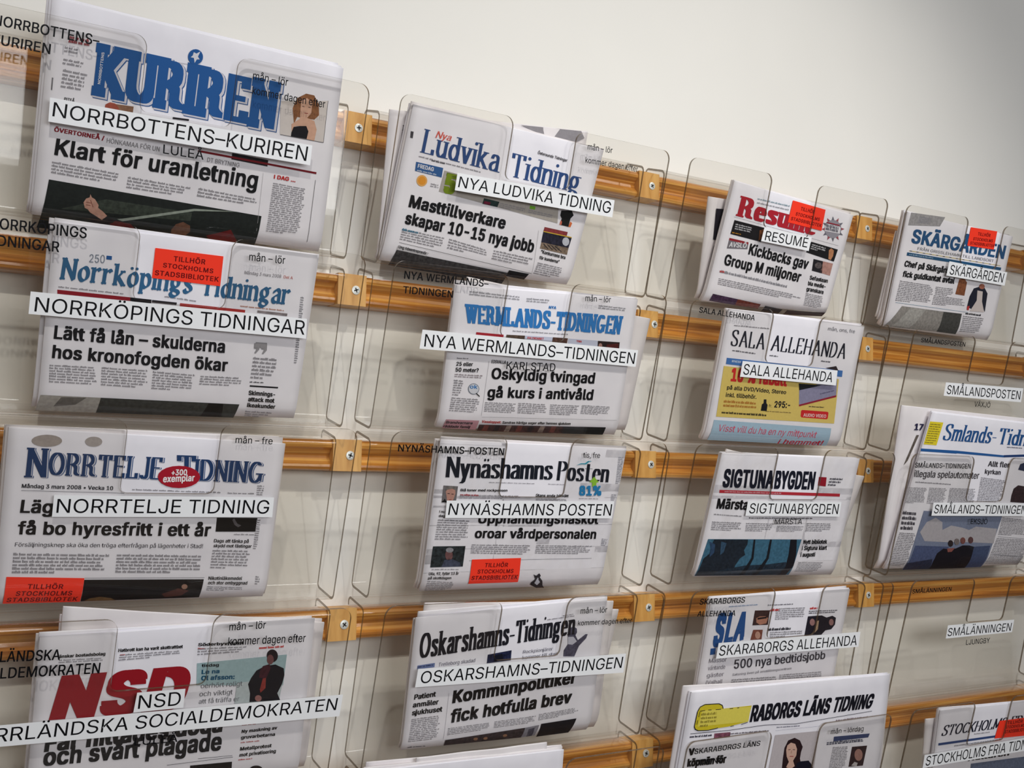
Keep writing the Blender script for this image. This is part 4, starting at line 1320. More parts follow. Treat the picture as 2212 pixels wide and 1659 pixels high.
n.T('small_heading', 'kommer till stan', (1030, 682), (1345, 645), (1035, 650), col=(110, 110, 124))
n.P('photograph', (90, 88, 108), [(1440, 440), (1452, 405), (1490, 385), (1520, 405), (1522, 440), (1508, 465), (1530, 510), (1600, 455), (1618, 455), (1604, 492), (1540, 560), (1522, 600), (1498, 655), (1400, 655), (1404, 600), (1440, 545)], 2, .5)
n.P('photograph', (196, 196, 208), [(1440, 480), (1490, 478), (1520, 520), (1480, 550), (1440, 545)], 3, .1)
n.T('headline', 'Kommunpolitiker', (400, 1078), (1510, 895), (415, 962), (1528, 782), bold=.04)
n.T('headline', 'fick hotfulla brev', (378, 1255), (1465, 1072), (396, 1135), (1485, 960), bold=.04)
n.T('small_heading', 'Patient', (58, 1045), (252, 1015), (64, 998), bold=.03)
n.T('small_heading', 'anmäler', (46, 1115), (276, 1085), (52, 1068), bold=.03)
n.T('small_heading', 'sjukhuset', (38, 1185), (310, 1150), (44, 1138), bold=.03)
n.L('rule', (150, 150, 160), (372, 985), (325, 1400), .3)
n.B((38, 1215), (305, 1180), (275, 1400), (8, 1432), 13)
n.B((10, 1475), (185, 1462), (183, 1476), (8, 1490), 1, (50, 50, 60))
n.B((365, 1298), (750, 1245), (745, 1310), (358, 1368), 5)
n.B((782, 1238), (1155, 1185), (1150, 1250), (775, 1302), 5)
n.B((1182, 1172), (1538, 1110), (1530, 1172), (1175, 1232), 5)
n.P('photograph', (70, 58, 60), [(345, 1412), (1058, 1298), (1040, 1402), (338, 1470)], 1, .7)
for cx, cy in ((620, 1405), (710, 1400), (885, 1375)):
    n.E('photograph', (170, 126, 96), (cx, cy), 20, 16, 2, .3, 10)
n.P('photograph', (150, 148, 158), [(1060, 1298), (1185, 1272), (1160, 1380), (1040, 1402)], 1, .3)
n.P('photograph', (86, 84, 100), [(1090, 1310), (1145, 1298), (1135, 1385), (1085, 1395)], 2, .5)
n.P('photograph', (24, 24, 34), [(1202, 1262), (1518, 1212), (1470, 1360), (1180, 1400)], 1, .3)
n.build()

# column 3, top
n = newspaper(1, .007, [(1587, 392), (1843, 466), (1786, 676), (1521, 652)],
              'small-format newspaper with red slab masthead, red sticker and headline Kickbacks gav Group M miljoner', seed=29, n_inner=3, spread=.6,
              sections=[([(1531, 426), (1800, 470), (1770, 672), (1506, 645)], .013)])
n.F = C1
n.T('masthead', 'Resumé', (825, 575), (1500, 748), (868, 405), (1545, 585), col=(172, 34, 48), pen=dict(w=.29, t=.08, serif=.07, gap=.03, st=.09), layer=2)
n.B((1015, 422), (1310, 490), (1305, 512), (1010, 442), 1, (150, 170, 180))
n.B((1010, 455), (1290, 520), (1285, 540), (1005, 475), 1, (170, 170, 176))
n.L('rule', (110, 110, 120), (810, 585), (1700, 832), .3)
n.P('photograph', (28, 26, 30), [(815, 613), (1072, 680), (1040, 800), (780, 732)], 1, .3)
n.B((825, 640), (960, 672), (1000, 735), (815, 695), 3, (200, 200, 206), layer=3)
n.B((795, 712), (870, 728), (868, 742), (792, 728), 1, (200, 140, 40), layer=3)
n.P('photograph', (150, 90, 50), [(1030, 700), (1072, 690), (1060, 760), (1020, 790)], 2, .4)
n.P('photograph', (28, 26, 30), [(1470, 798), (1697, 865), (1662, 968), (1425, 888)], 1, .3)
n.B((1478, 815), (1600, 850), (1580, 900), (1460, 862), 3, (200, 200, 206), layer=3)
n.P('photograph', (200, 140, 100), [(1620, 870), (1640, 855), (1662, 872), (1655, 920), (1635, 955), (1615, 945)], 2, .3)
n.P('small_heading', (150, 40, 50), [(772, 765), (935, 803), (932, 822), (768, 785)], 1)
n.P('small_heading', (126, 122, 130), [(768, 785), (932, 822), (925, 862), (750, 855)], 1, .2)
n.T('small_heading', 'AVSLÖ', (765, 842), (912, 852), (775, 800), col=(225, 225, 230), bold=.03)
n.T('headline', 'Kickbacks gav', (930, 905), (1432, 1035), (952, 812), (1458, 945), bold=.032)
n.T('headline', 'Group M miljoner', (722, 995), (1368, 1145), (740, 902), (1394, 1056), bold=.032)
n.B((690, 1040), (1335, 1188), (1330, 1210), (688, 1062), 1, (150, 150, 158), fill=.8)
n.B((690, 1042), (730, 1051), (728, 1066), (688, 1058), 1, (200, 50, 50), layer=4, fill=.9)
n.B((682, 1105), (1402, 1262), (1395, 1320), (670, 1165), 4)
n.P('portrait', (40, 38, 44), [(1490, 945), (1570, 965), (1560, 1068), (1475, 1045)], 1, .5)
n.P('portrait', (196, 150, 140), [(1570, 965), (1655, 985), (1628, 1088), (1545, 1062)], 1, .3)
n.E('portrait', (120, 110, 112), (1530, 1000), 30, 26, 2, .7)
for k, tx in enumerate(('Sefastean', 'bla medie-', 'granskare')):
    n.T('small_heading', tx, (1455 - 14 * k, 1120 + 48 * k), (1608 - 18 * k, 1150 + 48 * k), (1460 - 14 * k, 1085 + 48 * k), bold=.03)
n.B((1425, 1232), (1572, 1265), (1555, 1375), (1405, 1342), 8)
n.P('photograph', (84, 58, 90), [(635, 1243), (850, 1290), (838, 1345), (618, 1305)], 1, .6)
n.P('photograph', (130, 64, 54), [(850, 1290), (1050, 1335), (1038, 1375), (838, 1345)], 1, .6)
n.P('photograph', (34, 30, 36), [(1090, 1348), (1240, 1380), (1215, 1425), (1070, 1400)], 1, .4)
n.P('photograph', (60, 44, 44), [(1280, 1385), (1600, 1405), (1580, 1440), (1260, 1425)], 1, .5)
n.E('emblem', (150, 148, 158), (1655, 690), 72, 78, 1)
for k in range(12):
    a_ = k * math.pi / 6
    n.P('emblem', (110, 110, 122) if k % 2 else (160, 80, 90), [(1655 + 70 * math.cos(a_ - .15), 690 + 78 * math.sin(a_ - .15)), (1655 + 70 * math.cos(a_ + .15), 690 + 78 * math.sin(a_ + .15)), (1655 + 98 * math.cos(a_), 690 + 108 * math.sin(a_))], 2)
n.P('emblem', (226, 224, 230), [(1590, 640), (1720, 675), (1712, 730), (1582, 705)], 2)
n.B((1595, 645), (1715, 678), (1708, 725), (1590, 700), 2, (90, 90, 104), layer=3, fill=.8)
n.P('emblem', (150, 40, 56), [(1600, 628), (1712, 655), (1710, 664), (1598, 638)], 3)
n.g = .0197            # printing on the section behind
n.P('inner_print', (34, 28, 40), [(660, 515), (790, 525), (730, 800), (633, 780)], 1, .5)
n.P('inner_photograph', (30, 28, 34), [(640, 830), (680, 830), (560, 1290), (525, 1300)], 1, .4)
n.g = .007
stk(n, C1, [(1312, 445), (1590, 525), (1555, 705), (1268, 632)], ((1375, 530), (1492, 560), (1382, 500)), ((1332, 572), (1535, 622), (1339, 545)), ((1292, 612), (1550, 674), (1299, 585)))
n.build()

# column 3, second
n = newspaper(2, .005, [(1575, 669), (1867, 707), (1813, 967), (1522, 951)],
              'newspaper with black serif masthead above a yellow advertisement with red percentage offer', seed=31, n_inner=3, spread=.7)
n.F = C2
FLARE = dict(w=.14, t=.045, serif=.02, gap=.14, st=.03)
n.T('masthead', 'SALA', (780, 500), (1066, 533), (800, 362), (1090, 396), col=(30, 32, 44), pen=FLARE, layer=2)
n.T('masthead', 'ALLEHANDA', (1120, 540), (1755, 613), (1148, 408), (1785, 484), col=(30, 32, 44), pen=FLARE, layer=2)
n.B((812, 318), (1130, 348), (1128, 366), (810, 336), 1)
n.T('small_heading', 'mån, ons, fre', (1612, 368), (1840, 393), (1616, 338), col=(130, 130, 138))
n.B((798, 532), (1015, 562), (1012, 580), (796, 550), 1, (90, 90, 98))
n.B((1115, 575), (1190, 584), (1188, 600), (1113, 592), 1, (90, 90, 98))
n.B((1555, 622), (1640, 632), (1638, 650), (1553, 640), 1, (90, 90, 98))
n.P('advertisement', (70, 118, 184), [(750, 603), (1738, 713), (1732, 767), (742, 657)], 1)
n.T('advertisement', 'NYHETER', (790, 640), (868, 650), (794, 622), col=(200, 215, 235), bold=.04, layer=2)
n.P('advertisement', (224, 200, 112), [(724, 672), (1706, 785), (1664, 1165), (658, 1105)], 1, .06)
n.T('advertisement', '10 % rabatt', (780, 803), (1258, 848), (795, 688), (1270, 735), col=(206, 44, 44), bold=.05, layer=3)
n.T('advertisement', 'på alla DVD/Video, Stereo', (748, 872), (1252, 914), (753, 838), col=(44, 40, 36), bold=.02, layer=3)
n.T('advertisement', 'inkl. tillbehör.', (738, 936), (1000, 954), (743, 900), col=(44, 40, 36), bold=.02, layer=3)
n.B((725, 958), (1012, 980), (1003, 1042), (715, 1028), 2, (190, 130, 60), layer=3)
n.P('advertisement', (26, 28, 34), [(1064, 958), (1086, 958), (1086, 990), (1096, 1005), (1088, 1058), (1038, 1055), (1048, 1000), (1062, 990)], 3)
n.T('advertisement', 'fr.', (1105, 1024), (1132, 1025), (1108, 1000), col=(44, 40, 36), layer=3)
n.T('advertisement', '295:-', (1152, 1027), (1286, 1033), (1158, 972), col=(30, 30, 32), bold=.03, layer=3)
n.B((705, 1062), (1130, 1090), (1128, 1106), (703, 1078), 1, (60, 54, 44), layer=3, fill=.9)
n.B((1080, 1052), (1300, 1066), (1298, 1080), (1078, 1066), 1, (150, 130, 80), layer=3)
n.P('advertisement', (150, 148, 178), [(1366, 875), (1690, 780), (1682, 925), (1364, 1005)], 2, .15)
n.P('advertisement', (22, 26, 30), [(1362, 822), (1560, 838), (1366, 880)], 3)
n.P('advertisement', (150, 34, 56), [(1364, 1003), (1682, 922), (1681, 938), (1364, 1018)], 3)
n.B((1545, 905), (1670, 875), (1668, 890), (1543, 920), 1, (90, 86, 120), layer=3)
n.P('advertisement', (50, 40, 44), [(1590, 690), (1682, 674), (1702, 716)], 2)
n.B((1450, 1012), (1580, 1020), (1578, 1034), (1448, 1026), 1, (60, 54, 44), layer=3)
n.P('advertisement', (206, 40, 44), [(1392, 1048), (1608, 1064), (1616, 1072), (1610, 1120), (1600, 1128), (1386, 1112), (1378, 1102), (1382, 1056)], 2)
n.T('advertisement', 'AUDIO VIDEO', (1400, 1104), (1594, 1116), (1403, 1076), col=(236, 200, 200), bold=.03, layer=3)
n.P('advertisement', (168, 196, 216), [(640, 1133), (1640, 1205), (1620, 1362), (603, 1312)], 1, .06)
n.T('advertisement', 'Visst vill du ha en ny mittpunkt', (672, 1228), (1508, 1288), (688, 1172), col=(216, 84, 110), layer=3)
n.T('advertisement', 'i hemmet!', (1200, 1345), (1578, 1358), (1212, 1300), col=(190, 40, 66), bold=.02, layer=3)
n.build()

# column 3, third
n = newspaper(3, .003, [(1560, 980), (1857, 992), (1801, 1244), (1500, 1247)],
              'newspaper with heavy condensed black masthead, red rule and blue-green woodland photograph', seed=37, n_inner=2, spread=.7,
              sections=[([(1570, 972), (1640, 988), (1600, 1230), (1512, 1244)], .0045), ([(1600, 990), (1866, 1030), (1822, 1150), (1530, 1240)], .009)])
n.F = C3
n.T('masthead', 'SIGTUNA', (708, 522), (1140, 536), (732, 366), (1160, 380), col=(22, 24, 38), bold=.045, layer=2)
n.T('masthead', 'BYGDEN', (1150, 536), (1488, 544), (1172, 380), (1512, 390), col=(22, 24, 38), bold=.045, layer=2)
n.P('colour_bar', (150, 26, 44), [(1536, 434), (1600, 438), (1592, 516), (1526, 508)], 2)
n.B((1632, 438), (1742, 444), (1718, 520), (1608, 515), 3, (90, 90, 100))
n.P('colour_bar', (176, 44, 56), [(688, 545), (1715, 578), (1712, 603), (685, 571)], 1)
n.B((730, 552), (1280, 570), (1278, 586), (728, 568), 1, (214, 160, 168), layer=3)
n.T('headline', 'Märsta', (658, 705), (925, 716), (674, 618), bold=.035)
n.B((640, 745), (905, 765), (903, 782), (638, 762), 1)
n.B((940, 778), (1500, 782), (1498, 796), (938, 792), 1, (60, 60, 70))
for a_ in ([(625, 812), (882, 822), (870, 902), (612, 890)], [(915, 825), (1152, 830), (1145, 905), (905, 900)], [(1178, 850), (1412, 855), (1400, 905), (1168, 903)], [(1432, 825), (1645, 830), (1640, 905), (1420, 900)]):
    n.B(*a_, 5)
n.P('photograph', (66, 112, 138), [(590, 965), (1388, 968), (1292, 1278), (482, 1284)], 1, .35)
n.P('photograph', (34, 44, 56), [(640, 968), (930, 969), (925, 1010), (895, 1060), (905, 1100), (860, 1130), (820, 1190), (790, 1282), (486, 1284), (550, 1130), (600, 1090), (620, 1010)], 2, .5)
n.P('photograph', (50, 76, 108), [(600, 985), (650, 1010), (640, 1080), (600, 1120), (610, 1050)], 3, .4)
n.P('photograph', (56, 84, 110), [(700, 985), (745, 1000), (720, 1080), (690, 1100)], 3, .4)
for x0, x1, w_ in ((985, 870, 14), (1125, 985, 16)):
    n.P('photograph', (24, 28, 36), [(x0 - w_ / 2, 968), (x0 + w_ / 2, 968), ((x0 + x1) / 2 + w_ + 34, 1130), (x1 + w_ + 12, 1281), (x1 - w_, 1281), ((x0 + x1) / 2 + 30, 1125)], 4, .2)
n.P('photograph', (24, 24, 32), [(1292, 968), (1345, 968), (1340, 1090), (1318, 1190), (1262, 1279), (1195, 1280), (1248, 1200), (1275, 1100)], 4, .3)
n.P('photograph', (40, 56, 72), [(700, 1230), (900, 1190), (1100, 1180), (1250, 1160), (1290, 1200), (1270, 1279), (600, 1283)], 3, .6)
n.T('small_heading', 'Nytt bibliotek', (1400, 1007), (1602, 1004), (1405, 970), bold=.03)
n.T('small_heading', 'i Sigtuna klart', (1388, 1060), (1600, 1056), (1393, 1023), bold=.03)
n.T('small_heading', 'i augusti', (1376, 1117), (1500, 1113), (1381, 1080), bold=.03)
n.B((1360, 1160), (1572, 1160), (1545, 1255), (1335, 1250), 7)
n.build()

# column 3, fourth
n = newspaper(4, .006, [(1537, 1295), (1836, 1274), (1785, 1545), (1493, 1562)],
              'newspaper with blocky blue three-letter logo and faces beside headline 500 nya jobb', seed=41, n_inner=3, spread=.7)
n.F = C4
n.T('masthead', 'SLA', (622, 628), (890, 560), (672, 335), (945, 316), col=(40, 84, 146), bold=.06, layer=2, track=1.1)
n.P('masthead', (40, 84, 146), [(612, 635), (655, 630), (650, 684), (606, 690)], 1)
n.B((770, 270), (1050, 250), (1050, 265), (770, 286), 1, (150, 170, 200))
n.P('portrait', (74, 52, 52), [(990, 310), (1117, 308), (1100, 432), (968, 437)], 1, .4)
n.P('portrait', (190, 134, 112), [(1000, 375), (1030, 360), (1080, 360), (1100, 375), (1085, 420), (1030, 432), (1000, 412)], 2, .15)
n.P('portrait', (40, 30, 34), [(1010, 372), (1088, 362), (1088, 376), (1010, 388)], 3)
n.P('portrait', (140, 84, 70), [(975, 475), (1056, 474), (1045, 556), (950, 562)], 1, .4)
n.E('portrait', (200, 156, 138), (1012, 520), 22, 32, 2, .2)
n.B((1100, 258), (1330, 248), (1328, 262), (1098, 272), 1, (100, 100, 110))
n.B((1120, 300), (1200, 295), (1198, 312), (1118, 318), 1, (200, 60, 60), layer=3, fill=.9)
n.B((1170, 290), (1430, 278), (1420, 385), (1160, 392), 6)
n.B((1100, 465), (1305, 455), (1300, 475), (1098, 485), 1, (50, 50, 60), fill=.9)
n.B((1120, 490), (1410, 478), (1405, 530), (1115, 545), 3)
n.B((1460, 285), (1530, 282), (1528, 298), (1458, 302), 1, (200, 50, 50), fill=.9)
n.B((1450, 310), (1700, 300), (1698, 330), (1448, 342), 2, (80, 80, 90))
n.P('photograph', (40, 36, 46), [(1442, 360), (1560, 352), (1600, 370), (1650, 355), (1680, 372), (1672, 430), (1640, 470), (1590, 480), (1555, 517), (1412, 522)], 1, .4)
n.E('photograph', (160, 120, 116), (1478, 410), 22, 30, 2, .2)
n.E('photograph', (160, 120, 116), (1640, 410), 20, 28, 2, .2)
n.P('photograph', (190, 160, 130), [(1515, 400), (1535, 395), (1525, 470), (1498, 500)], 2, .3)
n.T('headline', '500 nya bedtidsjobb', (808, 808), (1585, 722), (815, 730), (1592, 655), bold=.012, col=(44, 42, 52))
for k, tx in enumerate(('Massor', 'väntande', 'gäster', '(Valhall')):
    n.T('small_heading', tx, (595 - 9 * k, 758 + 62 * k), (745 - 12 * k, 745 + 62 * k), (600 - 9 * k, 722 + 62 * k), col=(132, 128, 138))
n.T('standfirst', 'Satsning även på omställningscentrum', (795, 868), (1298, 812), (798, 848), col=(110, 108, 118))
n.B((790, 895), (1180, 868), (1170, 925), (780, 950), 3)
n.B((1200, 855), (1572, 825), (1560, 890), (1190, 918), 4)
n.build()

# column 3, lowest: stands tall
N5 = (1430, 1440, 4.337)
n = newspaper(5, .006, [(1494, 1497), (1921, 1458), (1872, 1850), (1425, 1880)],
              'large newspaper standing tall with slanted black masthead and yellow tag', seed=43, n_inner=1, spread=.4,
              sections=[([(1477, 1484), (1923, 1456), (1875, 1850), (1412, 1880)], .006)])
n.F = N5
n.T('masthead', 'RABORGS LÄNS TIDNING', (818, 520), (1955, 388), (852, 360), (2000, 250), col=(20, 20, 30), bold=.045, layer=2, track=.98)
n.P('yellow_tag', (208, 190, 44), [(300, 560), (330, 420), (355, 375), (400, 352), (530, 345), (560, 358), (568, 392), (838, 362), (800, 515), (620, 560), (520, 575), (420, 592), (330, 595), (305, 580)], 3, .05)
n.P('yellow_tag', (224, 210, 90), [(375, 410), (830, 372), (806, 512), (330, 560)], 4, .05)
for p_, q_ in (((300, 560), (330, 420)), ((330, 420), (355, 375)), ((355, 375), (400, 352)), ((400, 352), (530, 345)), ((530, 345), (562, 360)), ((562, 360), (570, 390)), ((300, 560), (308, 585)), ((308, 585), (335, 598)), ((335, 598), (430, 594)), ((430, 594), (520, 572))):
    n.L('yellow_tag', (22, 24, 40), p_, q_, 1.2, 5)
for p_, q_ in (((322, 540), (332, 500)), ((340, 470), (352, 420)), ((352, 415), (400, 408)), ((430, 404), (460, 402)), ((500, 400), (550, 396)), ((630, 392), (662, 388)), ((700, 384), (720, 382)), ((740, 540), (800, 520)), ((640, 558), (670, 552))):
    n.L('yellow_tag', (22, 24, 40), p_, q_, .9, 5)
n.B((365, 430), (520, 418), (495, 560), (350, 572), 4, (150, 136, 50), layer=5)
n.L('rule', (24, 24, 40), (265, 628), (620, 596), .8)
n.L('rule', (24, 24, 40), (620, 596), (960, 546), .8)
n.L('rule', (24, 24, 40), (960, 546), (1250, 535), .8)
n.L('rule', (24, 24, 40), (1250, 535), (1965, 415), .8)
n.B((260, 650), (480, 632), (478, 650), (258, 668), 1, (60, 60, 80), fill=.8)
n.P('colour_bar', (150, 90, 110), [(490, 625), (640, 612), (636, 655), (486, 668)], 1, .6)
n.B((640, 620), (1000, 590), (998, 608), (638, 638), 1, (90, 80, 90))
n.B((1075, 560), (1310, 545), (1308, 560), (1073, 575), 1, (110, 110, 130))
n.L('rule', (130, 130, 150), (1060, 598), (1480, 555), .3)
n.T('headline', 'V', (245, 832), (300, 826), (252, 765), bold=.05)
n.T('headline', 'köpmän för', (232, 938), (595, 900), (242, 862), bold=.05)
n.P('portrait', (190, 182, 184), [(1058, 640), (1470, 600), (1420, 960), (990, 990)], 1, .06)
n.P('portrait', (44, 26, 30), [(1120, 960), (1130, 860), (1145, 760), (1180, 690), (1240, 665), (1290, 690), (1316, 750), (1300, 800), (1290, 860), (1310, 960)], 2, .3)
n.P('portrait', (206, 168, 150), [(1160, 780), (1172, 735), (1205, 710), (1245, 722), (1262, 770), (1255, 830), (1225, 880), (1240, 930), (1200, 960), (1160, 940), (1185, 890), (1165, 840)], 3, .1)
n.L('portrait', (70, 40, 40), (1180, 775), (1200, 773), .8, 5)
n.L('portrait', (70, 40, 40), (1222, 774), (1242, 775), .8, 5)
n.L('portrait', (160, 60, 60), (1192, 838), (1228, 838), 1.0, 5)
n.L('portrait', (170, 120, 104), (1212, 780), (1208, 808), .6, 5)
n.P('portrait', (20, 20, 36), [(1262, 900), (1300, 885), (1370, 878), (1395, 910), (1420, 970), (1240, 970)], 3, .2)
n.P('colour_bar', (66, 78, 118), [(1610, 655), (1945, 625), (1930, 662), (1605, 700)], 1, .2)
n.B((1545, 705), (1905, 672), (1900, 700), (1540, 735), 2, (60, 66, 90), fill=.7)
n.P('portrait', (58, 40, 46), [(1780, 750), (1920, 738), (1880, 926), (1746, 937)], 1, .4)
n.E('portrait', (170, 128, 118), (1838, 825), 38, 56, 3, .2)
n.P('portrait', (190, 184, 184), [(1770, 925), (1800, 890), (1830, 900), (1820, 932)], 3)
n.B((1600, 750), (1755, 742), (1715, 945), (1560, 955), 14)
n.B((1630, 495), (1960, 455), (1958, 475), (1628, 515), 1, (140, 120, 130))
n.build()

# column 4, top
n = newspaper(1, .006, [(1961, 459), (2188, 512), (2138, 737), (1911, 706)],
              'newspaper with blue bold masthead, red sticker and headline Chef på Skärgård', seed=47, n_inner=4, spread=.6,
              sections=[([(1944, 486), (2100, 500), (2080, 715), (1897, 690)], .014), ([(1936, 500), (2090, 510), (2070, 715), (1893, 684)], .018)])
n.F = D1
n.T('masthead', 'SKÄRGÅRDEN', (555, 455), (1430, 610), (584, 325), (1458, 484), col=(40, 84, 128), bold=.034, layer=2)
n.P('photograph', (168, 166, 168), [(560, 170), (880, 215), (830, 300), (530, 290)], 1, .3)
n.B((640, 210), (760, 222), (740, 280), (620, 268), 4, (140, 140, 150))
n.T('small_heading', 'FRÅN GRISSLEHAMN TILL LANDSORT', (617, 522), (1335, 640), (621, 496), col=(130, 130, 136))
n.L('rule', (210, 190, 110), (540, 530), (1400, 672), .9)
for k in range(14):
    n.L('rule', (40, 50, 70), (545 + 62 * k, 531 + 10.2 * k), (565 + 62 * k, 534.4 + 10.2 * k), .9, 3)
n.P('colour_bar', (38, 84, 122), [(522, 545), (1408, 690), (1402, 716), (516, 576)], 1)
n.B((540, 556), (770, 592), (768, 610), (538, 576), 1, (150, 176, 200), layer=3)
n.T('headline', 'Chef på Skärgård', (490, 678), (905, 745), (504, 622), (918, 690), bold=.04)
n.T('headline', 'fick guldkantat avtal', (473, 775), (962, 842), (486, 720), (974, 786), bold=.04)
n.B((455, 808), (772, 858), (748, 1042), (408, 1005), 12)
n.B((792, 865), (972, 890), (950, 968), (782, 945), 5)
n.B((775, 945), (1082, 990), (1062, 1068), (752, 1040), 6)
n.L('rule', (60, 120, 150), (410, 1018), (1092, 1112), .5)
n.P('photograph', (156, 96, 62), [(1012, 800), (1060, 792), (1085, 830), (1060, 955), (975, 940)], 1, .5)
n.P('photograph', (30, 34, 52), [(1150, 885), (1195, 872), (1250, 880), (1278, 935), (1252, 1108), (1215, 1020), (1130, 1080), (1085, 1060), (1110, 960)], 2, .2)
n.P('photograph', (214, 204, 202), [(1182, 905), (1232, 915), (1225, 1010), (1245, 1110), (1110, 1100), (1175, 1000)], 3, .05)
n.E('photograph', (176, 110, 90), (1225, 868), 26, 26, 3, .3)
n.P('photograph', (190, 60, 60), [(1085, 1055), (1108, 1050), (1100, 1092), (1082, 1088)], 3)
n.B((1072, 1115), (1225, 1135), (1222, 1150), (1070, 1130), 1, (40, 40, 50), fill=.9)
n.P('photograph', (158, 154, 150), [(472, 1052), (865, 1105), (818, 1298), (322, 1250)], 1, .35)
n.P('photograph', (178, 176, 172), [(550, 1070), (700, 1085), (560, 1260), (400, 1240)], 2, .3)
n.P('photograph', (76, 76, 74), [(865, 1105), (1036, 1125), (995, 1322), (815, 1298)], 2, .35)
n.B((1050, 1140), (1245, 1165), (1215, 1315), (1020, 1300), 9)
stk(n, D1, [(1120, 308), (1368, 348), (1335, 520), (1085, 482)], ((1182, 385), (1300, 402), (1188, 355)), ((1138, 430), (1322, 452), (1144, 402)), ((1110, 470), (1335, 498), (1116, 442)))
n.build()

# column 4, third: stands tall
P6 = (1900, 860, 4.147)
n = newspaper(3, .006, [(2014, 892), (2292, 925), (2205, 1222), (1914, 1231)],
              'large newspaper with blue masthead, yellow square and photo of four people', seed=53, n_inner=1, spread=.5,
              sections=[([(1948, 877), (2240, 908), (2190, 1220), (1896, 1231)], .010), ([(1952, 884), (2200, 905), (2150, 1220), (1902, 1231)], .0145)])
n.F = P6
n.g = .0157            # printing on the section behind
n.T('inner_print', '17', (308, 285), (385, 290), (318, 226), col=(40, 40, 70), bold=.04)
n.P('inner_photograph', (110, 100, 92), [(330, 330), (352, 330), (250, 560), (215, 600)], 1, .6)
n.g = .006
n.P('yellow_square', (226, 206, 48), [(452, 208), (570, 218), (508, 422), (393, 413)], 1, .05)
n.B((455, 222), (555, 230), (500, 412), (405, 405), 9, (120, 110, 50), layer=3, fill=.3)
IT = dict(w=.17, t=.04, serif=.04, gap=.09)
n.T('masthead', 'Smlands-', (560, 375), (1030, 408), (602, 228), (1072, 262), col=(40, 84, 140), pen=IT, layer=2)
n.T('masthead', 'Tidnin', (1050, 410), (1400, 436), (1085, 268), (1436, 296), col=(40, 84, 140), pen=IT, layer=2)
n.P('colour_bar', (40, 90, 150), [(368, 450), (690, 470), (688, 497), (366, 475)], 1)
n.P('colour_bar', (40, 90, 150), [(690, 470), (1112, 512), (1110, 530), (688, 494)], 1)
n.P('colour_bar', (34, 60, 110), [(1112, 510), (1420, 500), (1418, 522), (1110, 530)], 1)
n.B((1140, 432), (1290, 442), (1290, 456), (1140, 446), 1, (90, 90, 110))
n.T('headline', 'illegala spelautomater', (305, 705), (885, 722), (315, 645), bold=.008, col=(70, 66, 70))
n.T('small_heading', 'Allt fler', (968, 610), (1160, 622), (975, 562), bold=.02, col=(60, 58, 64))
n.T('small_heading', 'kyrkan', (940, 676), (1080, 686), (946, 634), bold=.02, col=(60, 58, 64))
n.B((320, 742), (650, 765), (648, 782), (318, 760), 1)
n.B((255, 795), (425, 802), (400, 948), (225, 940), 12)
n.B((445, 798), (605, 806), (580, 948), (420, 946), 12)
n.B((630, 802), (865, 812), (845, 945), (605, 945), 12)
n.B((908, 705), (1130, 735), (1085, 935), (870, 925), 15)
n.B((210, 1005), (335, 1015), (325, 1192), (182, 1186), 4, (80, 78, 88), fill=.55)
n.B((178, 1200), (330, 1210), (235, 1520), (78, 1500), 20)
n.P('photograph', (128, 138, 164), [(395, 1008), (1098, 1055), (935, 1525), (228, 1550)], 1, .15)
n.P('photograph', (186, 182, 188), [(420, 1110), (500, 1070), (560, 1110), (560, 1180), (640, 1140), (740, 1160), (800, 1180), (860, 1150), (1050, 1170), (1020, 1300), (800, 1290), (600, 1290), (400, 1280), (360, 1200)], 2, .12)
n.P('photograph', (84, 96, 134), [(318, 1320), (620, 1330), (560, 1420), (480, 1540), (235, 1545)], 3, .3)
n.P('photograph', (50, 56, 82), [(250, 1480), (470, 1440), (470, 1542), (232, 1548)], 4, .4)
n.P('photograph', (70, 84, 120), [(840, 1330), (990, 1320), (930, 1522), (790, 1530)], 3, .3)
n.P('photograph', (24, 22, 34), [(468, 1542), (480, 1460), (510, 1390), (570, 1345), (620, 1355), (680, 1345), (740, 1318), (800, 1318), (842, 1330), (830, 1380), (790, 1532)], 5, .3)
for cx, cy, cc in ((632, 1300, (50, 40, 44)), (688, 1285, (130, 120, 120)), (742, 1275, (130, 80, 74)), (812, 1270, (100, 66, 66))):
    n.E('photograph', cc, (cx, cy), 23, 30, 6, .3, 12)
n.P('photograph', (150, 90, 84), [(600, 1345), (670, 1340), (640, 1375), (605, 1378)], 7, .2)
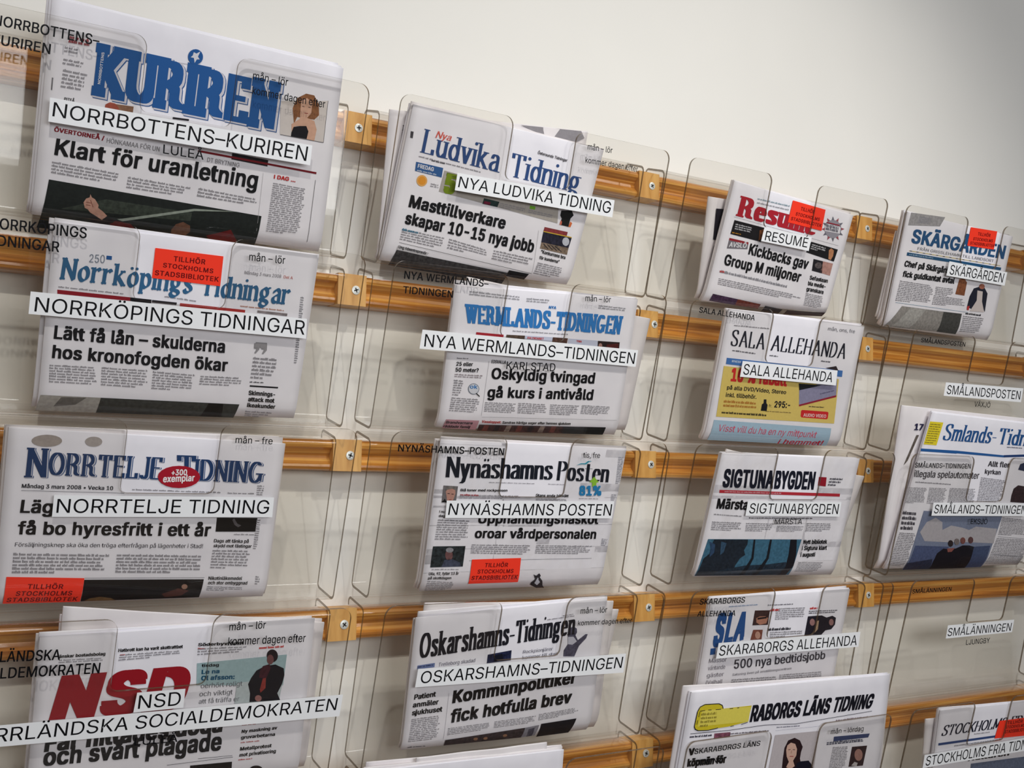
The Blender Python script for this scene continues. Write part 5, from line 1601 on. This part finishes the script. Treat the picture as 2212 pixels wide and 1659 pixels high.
n.B((1100, 1065), (1320, 1090), (1310, 1240), (1060, 1225), 12)
n.B((1050, 1250), (1320, 1268), (1300, 1500), (955, 1490), 17)
n.L('rule', (80, 80, 96), (1060, 1240), (1320, 1262), .5)
n.L('rule', (80, 80, 96), (1010, 1400), (1320, 1425), .5)
n.P('photograph', (60, 40, 44), [(1180, 870), (1200, 810), (1240, 780), (1300, 790), (1320, 940), (1170, 930)], 2, .5)
n.P('photograph', (50, 58, 90), [(1260, 590), (1320, 570), (1320, 660), (1240, 640)], 2, .5)
n.build()

# column 4, lowest
n = newspaper(5, .006, [(2031, 1536), (2265, 1512), (2235, 1790), (1990, 1815)],
              'newspaper with black serif masthead, blue rule and red sticker', seed=59, n_inner=2, spread=.5,
              sections=[([(2000, 1555), (2200, 1535), (2170, 1800), (1970, 1825)], .010)])
n.F = D3
n.T('masthead', 'STOCKHOLMS', (695, 1410), (1195, 1342), (726, 1325), (1222, 1262), col=(30, 34, 50), pen=dict(w=.15, t=.05, serif=.05, gap=.09), layer=2)
n.T('masthead', 'FRIA', (1228, 1340), (1400, 1318), (1252, 1256), (1424, 1236), col=(30, 34, 50), pen=dict(w=.15, t=.05, serif=.05, gap=.09), layer=2)
n.B((955, 1388), (1085, 1372), (1085, 1384), (955, 1400), 1)
n.P('colour_bar', (52, 74, 122), [(676, 1465), (1110, 1405), (1108, 1422), (674, 1484)], 1)
n.P('colour_bar', (52, 74, 122), [(1110, 1405), (1420, 1360), (1418, 1378), (1108, 1422)], 1)
n.B((800, 1478), (1180, 1425), (1178, 1440), (798, 1495), 1)
n.T('headline', 'Kulturen', (905, 1605), (1225, 1560), (912, 1568), bold=.03)
n.P('photograph', (112, 124, 150), [(930, 1625), (1420, 1560), (1400, 1900), (890, 1960)], 1, .3)
stk(n, D3, [(1152, 1290), (1425, 1255), (1400, 1400), (1112, 1428)], ((1210, 1318), (1330, 1303), (1214, 1293)), ((1195, 1352), (1345, 1334), (1199, 1328)), ((1190, 1388), (1370, 1366), (1194, 1362)))
n.build()
